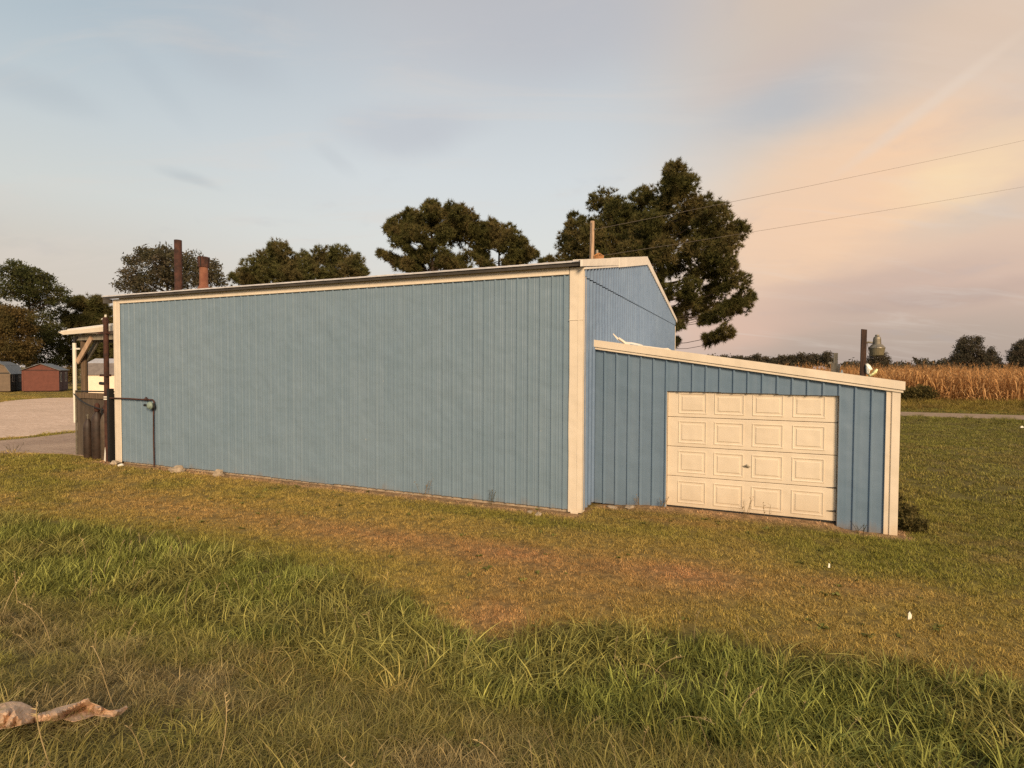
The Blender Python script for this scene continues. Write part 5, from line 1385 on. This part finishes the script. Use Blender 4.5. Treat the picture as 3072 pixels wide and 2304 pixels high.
def tuft(name, nblade, rad, h, w, bend, m, seed, seg=3, spread=.5, hvar=.5, flat=0.0):
    """a small patch of curved tapering blades"""
    rs = np.random.RandomState(seed); n = nblade
    a_ = rs.uniform(0, 2*np.pi, n); q = np.sqrt(rs.rand(n))*rad
    base = np.stack([q*np.cos(a_), q*np.sin(a_), np.full(n, -.01)], 1)
    hh = h*(1-hvar+2*hvar*rs.rand(n)); lean = rs.uniform(0, 2*np.pi, n); ln = np.abs(rs.normal(size=n))*spread+flat
    dr = np.stack([np.cos(lean)*ln, np.sin(lean)*ln, np.ones(n)], 1); dr = unit(dr)
    sd = np.stack([-np.sin(lean), np.cos(lean), np.zeros(n)], 1); tw = rs.normal(size=n)[:, None]*.6
    fw = np.stack([np.cos(lean), np.sin(lean), np.zeros(n)], 1)
    sd = unit(sd+fw*tw)
    bd = (bend*(.3+rs.rand(n)))[:, None]
    ww = (w*(.6+.8*rs.rand(n)))[:, None]
    V = []; 
    for j in range(seg+1):
        t_ = j/seg
        p = base+dr*hh[:, None]*t_+(fw*.8+np.array([0, 0, -.55]))*hh[:, None]*bd*t_**2.2
        p[:, 2] = np.maximum(p[:, 2], -.01+.004*j)
        wj = ww*(1-t_**1.6)
        if j < seg: V += [p-sd*wj/2, p+sd*wj/2]
        else: V += [p]
    V = np.stack(V, 1); nv = V.shape[1]
    faces = []
    fq = []
    for j in range(seg-1): fq.append((2*j, 2*j+1, 2*j+3, 2*j+2))
    off = np.arange(n)[:, None]*nv
    T = []
    for q_ in fq:
        T.append(off+np.array([[q_[0], q_[1], q_[2]]])); T.append(off+np.array([[q_[0], q_[2], q_[3]]]))
    T.append(off+np.array([[2*seg-2, 2*seg-1, 2*seg]]))
    T = np.concatenate(T)
    me = bpy.data.meshes.new(name); Vf = V.reshape(-1, 3)
    me.vertices.add(len(Vf)); me.vertices.foreach_set('co', Vf.astype(np.float32).ravel())
    me.loops.add(T.size); me.loops.foreach_set('vertex_index', T.astype(np.int32).ravel())
    me.polygons.add(len(T)); me.polygons.foreach_set('loop_start', np.arange(0, T.size, 3, dtype=np.int32)); me.polygons.foreach_set('loop_total', np.full(len(T), 3, np.int32))
    me.update(calc_edges=True); me.materials.append(m)
    at_ = me.attributes.new('rnd', 'FLOAT', 'POINT'); at_.data.foreach_set('value', np.repeat(rs.rand(n), nv).astype(np.float32))
    return me
LAWN = [tuft('lawn_tuft', 30, .07, .042, .0062, .7, M_GR_L, 300+i, 2, .75, .5) for i in range(8)]
LAWN_FAR = [tuft('lawn_tuft_far', 44, .2, .065, .013, .6, M_GR_L, 320+i, 2, .7, .5) for i in range(5)]
TALL = [tuft('ditch_tuft', 30, .12, .155, .0088, .8, M_GR_T, 340+i, 4, .38, .45) for i in range(6)]
TALLB = [tuft('ditch_tuft_flat', 24, .14, .20, .0095, 1.1, M_GR_T, 350+i, 4, .8, .45) for i in range(4)]
FORE = [tuft('roadside_tuft', 44, .11, .10, .0048, .9, M_GR_F, 360+i, 3, .8, .55) for i in range(6)]
FOREB = [tuft('roadside_tuft_long', 13, .10, .21, .0042, .9, M_GR_F, 380+i, 4, .65, .45, .2) for i in range(5)]
VERGE = [tuft('verge_tuft', 50, .35, .55, .02, .7, M_GR_T, 400+i, 3, .4, .5) for i in range(5)]

rs = np.random.RandomState(77)
def in_view(x, y, margin=1.12):
    dx, dy = x-CAMP[0], y-CAMP[1]
    z_ = dx*CF[0]+dy*CF[1]; r_ = dx*CR[0]+dy*CR[1]
    return (z_ > .25) & (np.abs(r_)/np.maximum(z_, .1) < margin)
def blocked(x, y):
    b_ = (x > -L-.03) & (x < .05) & (y > -.06) & (y < WID+.1)
    b_ |= (x > 0) & (x < XR+.06) & (y > YL-.06) & (y < LD+.1)
    b_ |= (x > -15.5) & (x < -12.9) & (y > .25) & (y < 12)
    for P in (P_GRAVEL, P_ASPH, P_ROAD): b_ |= inpoly(x+.25*(fbm(x*1.2, y*1.2, 31, 2)-.5), y+.4*(fbm(x*1.2, y*1.2, 32, 2)-.5), P)
    return b_
def hidden(x, y):
    """shade of the building itself: ground behind it that no nearby viewpoint sees"""
    r_ = (x > -14) & (x < 4.6) & (y > 1.2)
    return r_
def pts_in(x0, x1, y0, y1, dens):
    n = int((x1-x0)*(y1-y0)*dens)
    return rs.uniform(x0, x1, n), rs.uniform(y0, y1, n)
def place(name, x, y, meshes, smin, smax, label, cat, sx=1.0, lean=.12, patch=None, tmul=None):
    n = len(x); z = hgt(x, y)
    s_ = rs.uniform(smin, smax, n)
    if patch is not None: s_ = s_*patch
    tn = tint(x, y)*(.68+.64*rs.rand(n))[:, None]
    if tmul is not None: tn = tn*tmul
    return scatter(name, np.stack([x, y, z], 1), np.stack([rs.normal(size=n)*lean, rs.normal(size=n)*lean, rs.uniform(0, 6.28, n)], 1), np.stack([s_*sx, s_*sx, s_], 1), rs.randint(0, len(meshes), n), tn, meshes, label, cat)

# near lawn
x, y = pts_in(-16, 14, -7.2, 4.0, 270)
d_ = np.hypot(x-CAMP[0], y-CAMP[1])
keep = in_view(x, y, 1.6) & ~blocked(x, y) & ~hidden(x, y) & (ditch(x, y) < .35) & (y > np.interp(x, LOX, LOY)-.2) & (rs.rand(len(x)) < np.clip(1.35-d_/17, .3, 1))
soilk = np.where((x < .05), -y, .85-y); keep &= ~((soilk < .22+.25*(fbm(x*3, y*3, 91, 2)-.5)) & (rs.rand(len(x)) < .85) & (x > -13.2) & (x < 5))
x, y = x[keep], y[keep]; d_ = d_[keep]
gr = tint(x, y); greenness = np.clip((gr[:, 1]/gr[:, 0]-.62)*2.2, 0, 1)
place('lawn_grass', x, y, LAWN, .75, 1.2, 'short mown lawn grass with cured brown patches', 'grass', patch=(.85+.7*greenness)*(1+.5*sst(9, 20, d_)))
# far lawn
x, y = pts_in(-75, 40, -14, 44, 26); keep = in_view(x, y, 1.35) & ~blocked(x, y) & ~hidden(x, y)
near = (x > -15.5) & (x < 13.5) & (y < 3.9); keep &= ~near & (y > -8.5)
d_ = np.hypot(x-CAMP[0], y-CAMP[1]); keep &= rs.rand(len(x)) < np.clip(1.5-d_/60, .25, 1)
x, y = x[keep], y[keep]
place('far_lawn_grass', x, y, LAWN_FAR, .8, 1.25, 'mown grass stretching past the lean-to towards the gravel road', 'grass')
# unmown ditch grass
x, y = pts_in(-16, 13, -7.5, -3.0, 76); dd = ditch(x, y); keep = in_view(x, y, 1.7) & (rs.rand(len(x)) < dd*1.1)
x, y, dd = x[keep], y[keep], dd[keep]
lodge = fbm(x*.8, y*.9, 66, 3)
kk = lodge > .56
nn = fbm(x*1.1, y*1.1, 71, 3)
place('ditch_grass', x[~kk], y[~kk], TALL, .7, 1.2, 'tall green unmown grass along the ditch', 'grass', patch=(.6+.5*dd[~kk])*(.55+.9*nn[~kk]))
place('lodged_grass', x[kk], y[kk], TALLB, .7, 1.15, 'flattened grey green grass lying over in the ditch', 'grass', patch=.6+.5*dd[kk], lean=.3, tmul=np.array([1.08, .95, 1.1]))
# roadside bank in front
x, y = pts_in(-9, 11, -10.2, -5.2, 150)
keep = in_view(x, y, 1.7) & (y < np.interp(x, LOX, LOY)+.25) & (ditch(x, y) < .85) & (np.hypot(x-CAMP[0], y-CAMP[1]) > .55)
x, y = x[keep], y[keep]
place('roadside_grass', x, y, FORE, .7, 1.2, 'matted fine olive grass on the roadside bank', 'grass', patch=.65+.7*fbm(x*1.2, y*1.2, 14, 3))
x2, y2 = pts_in(-9, 9, -10.2, -5.2, 34)
keep = in_view(x2, y2, 1.7) & (y2 < np.interp(x2, LOX, LOY)+.2) & (np.hypot(x2-CAMP[0], y2-CAMP[1]) > .9) & (fbm(x2*1.3, y2*1.3, 19, 3) > .47)
place('roadside_stalks', x2[keep], y2[keep], FOREB, .6, 1.05, 'longer loose blades sticking out of the roadside grass', 'grass', lean=.25)
# broad-leaved weeds in the turf and dry seed stems in the ditch
def rosette(seed):
    rs = np.random.RandomState(seed); mb = MB(); rn = []
    for j in range(rs.randint(7, 12)):
        a_ = rs.uniform(0, 6.28); ln = rs.uniform(.05, .11); w = ln*.24; up_ = rs.uniform(.1, .7)
        d_ = np.array([math.cos(a_), math.sin(a_), 0]); sd = np.array([-d_[1], d_[0], 0])
        p1 = d_*ln*.55+np.array([0, 0, ln*up_*.6+.015]); p2 = d_*ln+np.array([0, 0, ln*up_*.35+.01])
        n0 = len(mb.v); mb.add([(0, 0, .0), tuple(p1-sd*w), tuple(p2), tuple(p1+sd*w)], [(0, 1, 2, 3)]); rn += [rs.rand()*.8]*4
    me = bpy.data.meshes.new('rosette'); me.from_pydata(mb.v, [], mb.f); me.materials.append(M_GR_L)
    a = me.attributes.new('rnd', 'FLOAT', 'POINT'); a.data.foreach_set('value', np.array(rn, np.float32)); return me
x, y = pts_in(-14, 10, -8.5, 3.5, 3.2); keep = in_view(x, y) & ~blocked(x, y) & ~hidden(x, y) & (fbm(x*.8, y*.8, 201, 3) > .5); x, y = x[keep], y[keep]
n_ = len(x); s_ = rs.uniform(.4, .9, n_)
scatter('turf_weeds', np.stack([x, y, hgt(x, y)], 1), np.stack([rs.normal(size=n_)*.15, rs.normal(size=n_)*.15, rs.uniform(0, 6.28, n_)], 1), np.stack([s_]*3, 1), rs.randint(0, 5, n_), np.repeat(np.array([[.13, .13, .035]]), n_, 0)*(.7+.6*rs.rand(n_))[:, None], [rosette(500+i) for i in range(5)], 'low broad-leaved weeds scattered through the mown turf', 'weeds')
def seed_stem(seed):
    rs = np.random.RandomState(seed); mb = MB(); H_ = rs.uniform(.3, .5); b_ = rs.normal(size=2)*.12
    pts = [np.array([b_[0]*t_**2, b_[1]*t_**2, H_*t_-.06*t_**3]) for t_ in np.linspace(0, 1, 6)]
    mb.tube([tuple(p) for p in pts], [.0022]*5+[.001], 4)
    for j in range(10):
        t_ = .72+.28*rs.rand(); p = np.array([b_[0]*t_**2, b_[1]*t_**2, H_*t_-.06*t_**3]); a_ = rs.uniform(0, 6.28)
        e = p+np.array([math.cos(a_)*.018, math.sin(a_)*.018, .022]); mb.add([tuple(p), tuple(p+[0.004, 0, .008]), tuple(e)], [(0, 1, 2)])
    me = bpy.data.meshes.new('seed_stem'); me.from_pydata(mb.v, [], mb.f); me.materials.append(M_GR_F)
    a = me.attributes.new('rnd', 'FLOAT', 'POINT'); a.data.foreach_set('value', np.full(len(mb.v), .7, np.float32)); return me
x, y = pts_in(-12, 9, -8.6, -3.6, 5.0); keep = in_view(x, y, 1.7) & (y < np.interp(x, UPX, UPY)+.1) & (np.hypot(x-CAMP[0], y-CAMP[1]) > 2.2) & (fbm(x*1.1, y*1.1, 221, 3) > .47); x, y = x[keep], y[keep]
n_ = len(x); s_ = rs.uniform(.55, 1.05, n_)
scatter('seed_stems', np.stack([x, y, hgt(x, y)], 1), np.stack([rs.normal(size=n_)*.25, rs.normal(size=n_)*.25, rs.uniform(0, 6.28, n_)], 1), np.stack([s_]*3, 1), rs.randint(0, 5, n_), np.repeat(np.array([[.30, .23, .11]]), n_, 0)*(.7+.5*rs.rand(n_))[:, None], [seed_stem(520+i) for i in range(5)], 'thin dry seed stems standing in the ditch and bank grass', 'dry grass')
# verge between the road and the corn
x, y = pts_in(0, 48, 32.6, 44.6, 7); keep = in_view(x, y) & ~blocked(x, y)
vf = sst(33, 42, y)
place('verge_grass', x[keep], y[keep], VERGE, .55, 1.0, 'rank verge grass between the gravel road and the corn', 'grass', patch=.35+.85*vf[keep], tmul=np.array([1.25, 0.98, .9]))
x, y = pts_in(-14, 48, 24.5, 28.3, 5); keep = in_view(x, y) & ~blocked(x, y) & ~hidden(x, y)
place('road_edge_grass', x[keep], y[keep], VERGE, .25, .45, 'short grass fringe on the near side of the gravel road', 'grass')

# ------------------------------------------------------------------ weeds and shrubs
def leafy(name, label, cat, loc, rx, ry, rz_, n, leaf, m, seed, stems=7):
    rs = np.random.RandomState(seed); g = empty(name, (loc[0], loc[1], float(hgt(loc[0], loc[1]))), label, cat)
    mb = MB()
    for i in range(stems):
        a_ = rs.uniform(0, 6.28); q = rs.uniform(.2, .9)
        limb_mesh(mb, (0, 0, -.05), (rx*q*math.cos(a_), ry*q*math.sin(a_), rz_*rs.uniform(.6, 1.0)), .018*rz_+.004, .004, rs, -.05, 5, 5)
    mb.build('stem', M_BARK, g)
    u = unit(rs.normal(size=(n, 3))); rr = .3+.75*rs.rand(n)**.6
    c_ = u*rr[:, None]*np.array([rx, ry, rz_*.52])+np.array([0, 0, rz_*.52])
    c_[:, 2] = np.abs(c_[:, 2])
    nb = 5; cen = np.repeat(c_, nb, 0)+rs.normal(size=(n*nb, 3))*leaf*.6; dr = unit(rs.normal(size=cen.shape)+np.array([0, 0, .3]))
    V = tris_of_blades(cen, dr, leaf*1.5, leaf*.6, rs).reshape(-1, 3)
    mesh_np('foliage', V, np.arange(len(V)).reshape(-1, 3), m, g, {'rnd': ('FLOAT', np.repeat(rs.rand(n*nb), 3).astype(np.float32))})
    return g
def at_y(px, y):
    d0 = at(px, 785, 1.0)-CAMP
    return CAMP+d0*((y-CAMP[1])/d0[1])
for px_, y_, rx_, rz_, n_, m_, sd_, nm_, lb_ in ((1992, 43.2, 1.0, 1.35, 460, M_WEED, 5, 'shrub', 'olive green shrub overgrowing the front of the corn rows'),
        (1962, 43.0, 1.0, 1.2, 420, M_WEED, 6, 'shrub', 'lower olive shrub against the corn close to the lean-to corner')):
    q_ = at_y(px_, y_); leafy(nm_, lb_, 'shrub', (q_[0], q_[1]), rx_, .8, rz_, n_, .12, m_, sd_)
for i_, (wx, wy, r_, lb) in enumerate(((5.2, 1.2, .17, 'low dark weed clump nearest the lean-to outer corner'), (5.22, 2.1, .2, 'second dark weed clump along the lean-to side'), (5.2, 3.3, .22, 'farthest dark weed clump along the lean-to side'))):
    leafy('weed_clump', lb, 'weed clump', (wx, wy), r_*1.25, r_, r_*1.15, 170, .05, M_WEED, 80+i_)
def weed(loc, label, h, n, m, seed, spread=.5, cat='weed', w=.006):
    rs = np.random.RandomState(seed); mb = MB(); rn = []
    for i in range(n):
        a_ = rs.uniform(0, 6.28); q = rs.uniform(.1, spread); hh = h*rs.uniform(.6, 1.1)
        p0 = np.array([rs.normal()*.03, rs.normal()*.03, -.02]); p2 = p0+np.array([math.cos(a_)*q*hh, math.sin(a_)*q*hh, hh]); p1 = (p0+p2)/2+np.array([0, 0, .16*hh])
        n0 = len(mb.v); pts = [(1-t_)**2*p0+2*t_*(1-t_)*p1+t_*t_*p2 for t_ in np.linspace(0, 1, 6)]
        mb.tube([tuple(p) for p in pts], [w*.5]*5+[w*.2], 4); rn += [rs.rand()]*(len(mb.v)-n0)
        for j in range(2, 6):
            n0 = len(mb.v); a2 = rs.uniform(0, 6.28); p = pts[j]; e = p+np.array([math.cos(a2), math.sin(a2), rs.uniform(-.3, .7)])*h*.16; s2 = np.array([-math.sin(a2), math.cos(a2), 0])*w*1.6
            mb.add([tuple(p-s2*.3), tuple((p+e)/2-s2), tuple(e), tuple((p+e)/2+s2)], [(0, 1, 2, 3)]); rn += [rs.rand()]*4
    o = mb.build('weed', m); o.location = (loc[0], loc[1], float(hgt(loc[0], loc[1])))
    at_ = o.data.attributes.new('rnd', 'FLOAT', 'POINT'); at_.data.foreach_set('value', np.array(rn, np.float32))
    return tag(o, label, cat)
weed((2.74, .62), 'dry seeding weed standing before the middle of the garage door', .34, 4, M_STRAWW, 1, .4)
weed((3.08, .60), 'thin arching weed beside the dry weed at the garage door', .36, 2, M_STRAWW, 2, .75)
weed((.9, .66), 'wispy dry weed against the lean-to siding', .24, 5, M_STRAWW, 3, .7)
weed((1.3, .68), 'wispy dry weed closest to the garage door jamb', .22, 5, M_STRAWW, 4, .8)
weed((-3.2, -.16), 'dark dead weed growing at the foot of the long blue wall', .42, 4, M_STRAWW, 5, .5)
weed((-1.75, -.16), 'short weed at the blue wall near the tall corner trim', .3, 4, M_WEED, 6, .4)
weed((-17.3, -.35), 'branching weed at the edge of the asphalt apron', .38, 7, M_WEED, 7, .8)
weed((4.4, .66), 'small weed at the foot of the lean-to near its outer corner', .2, 6, M_WEED, 8, .7)
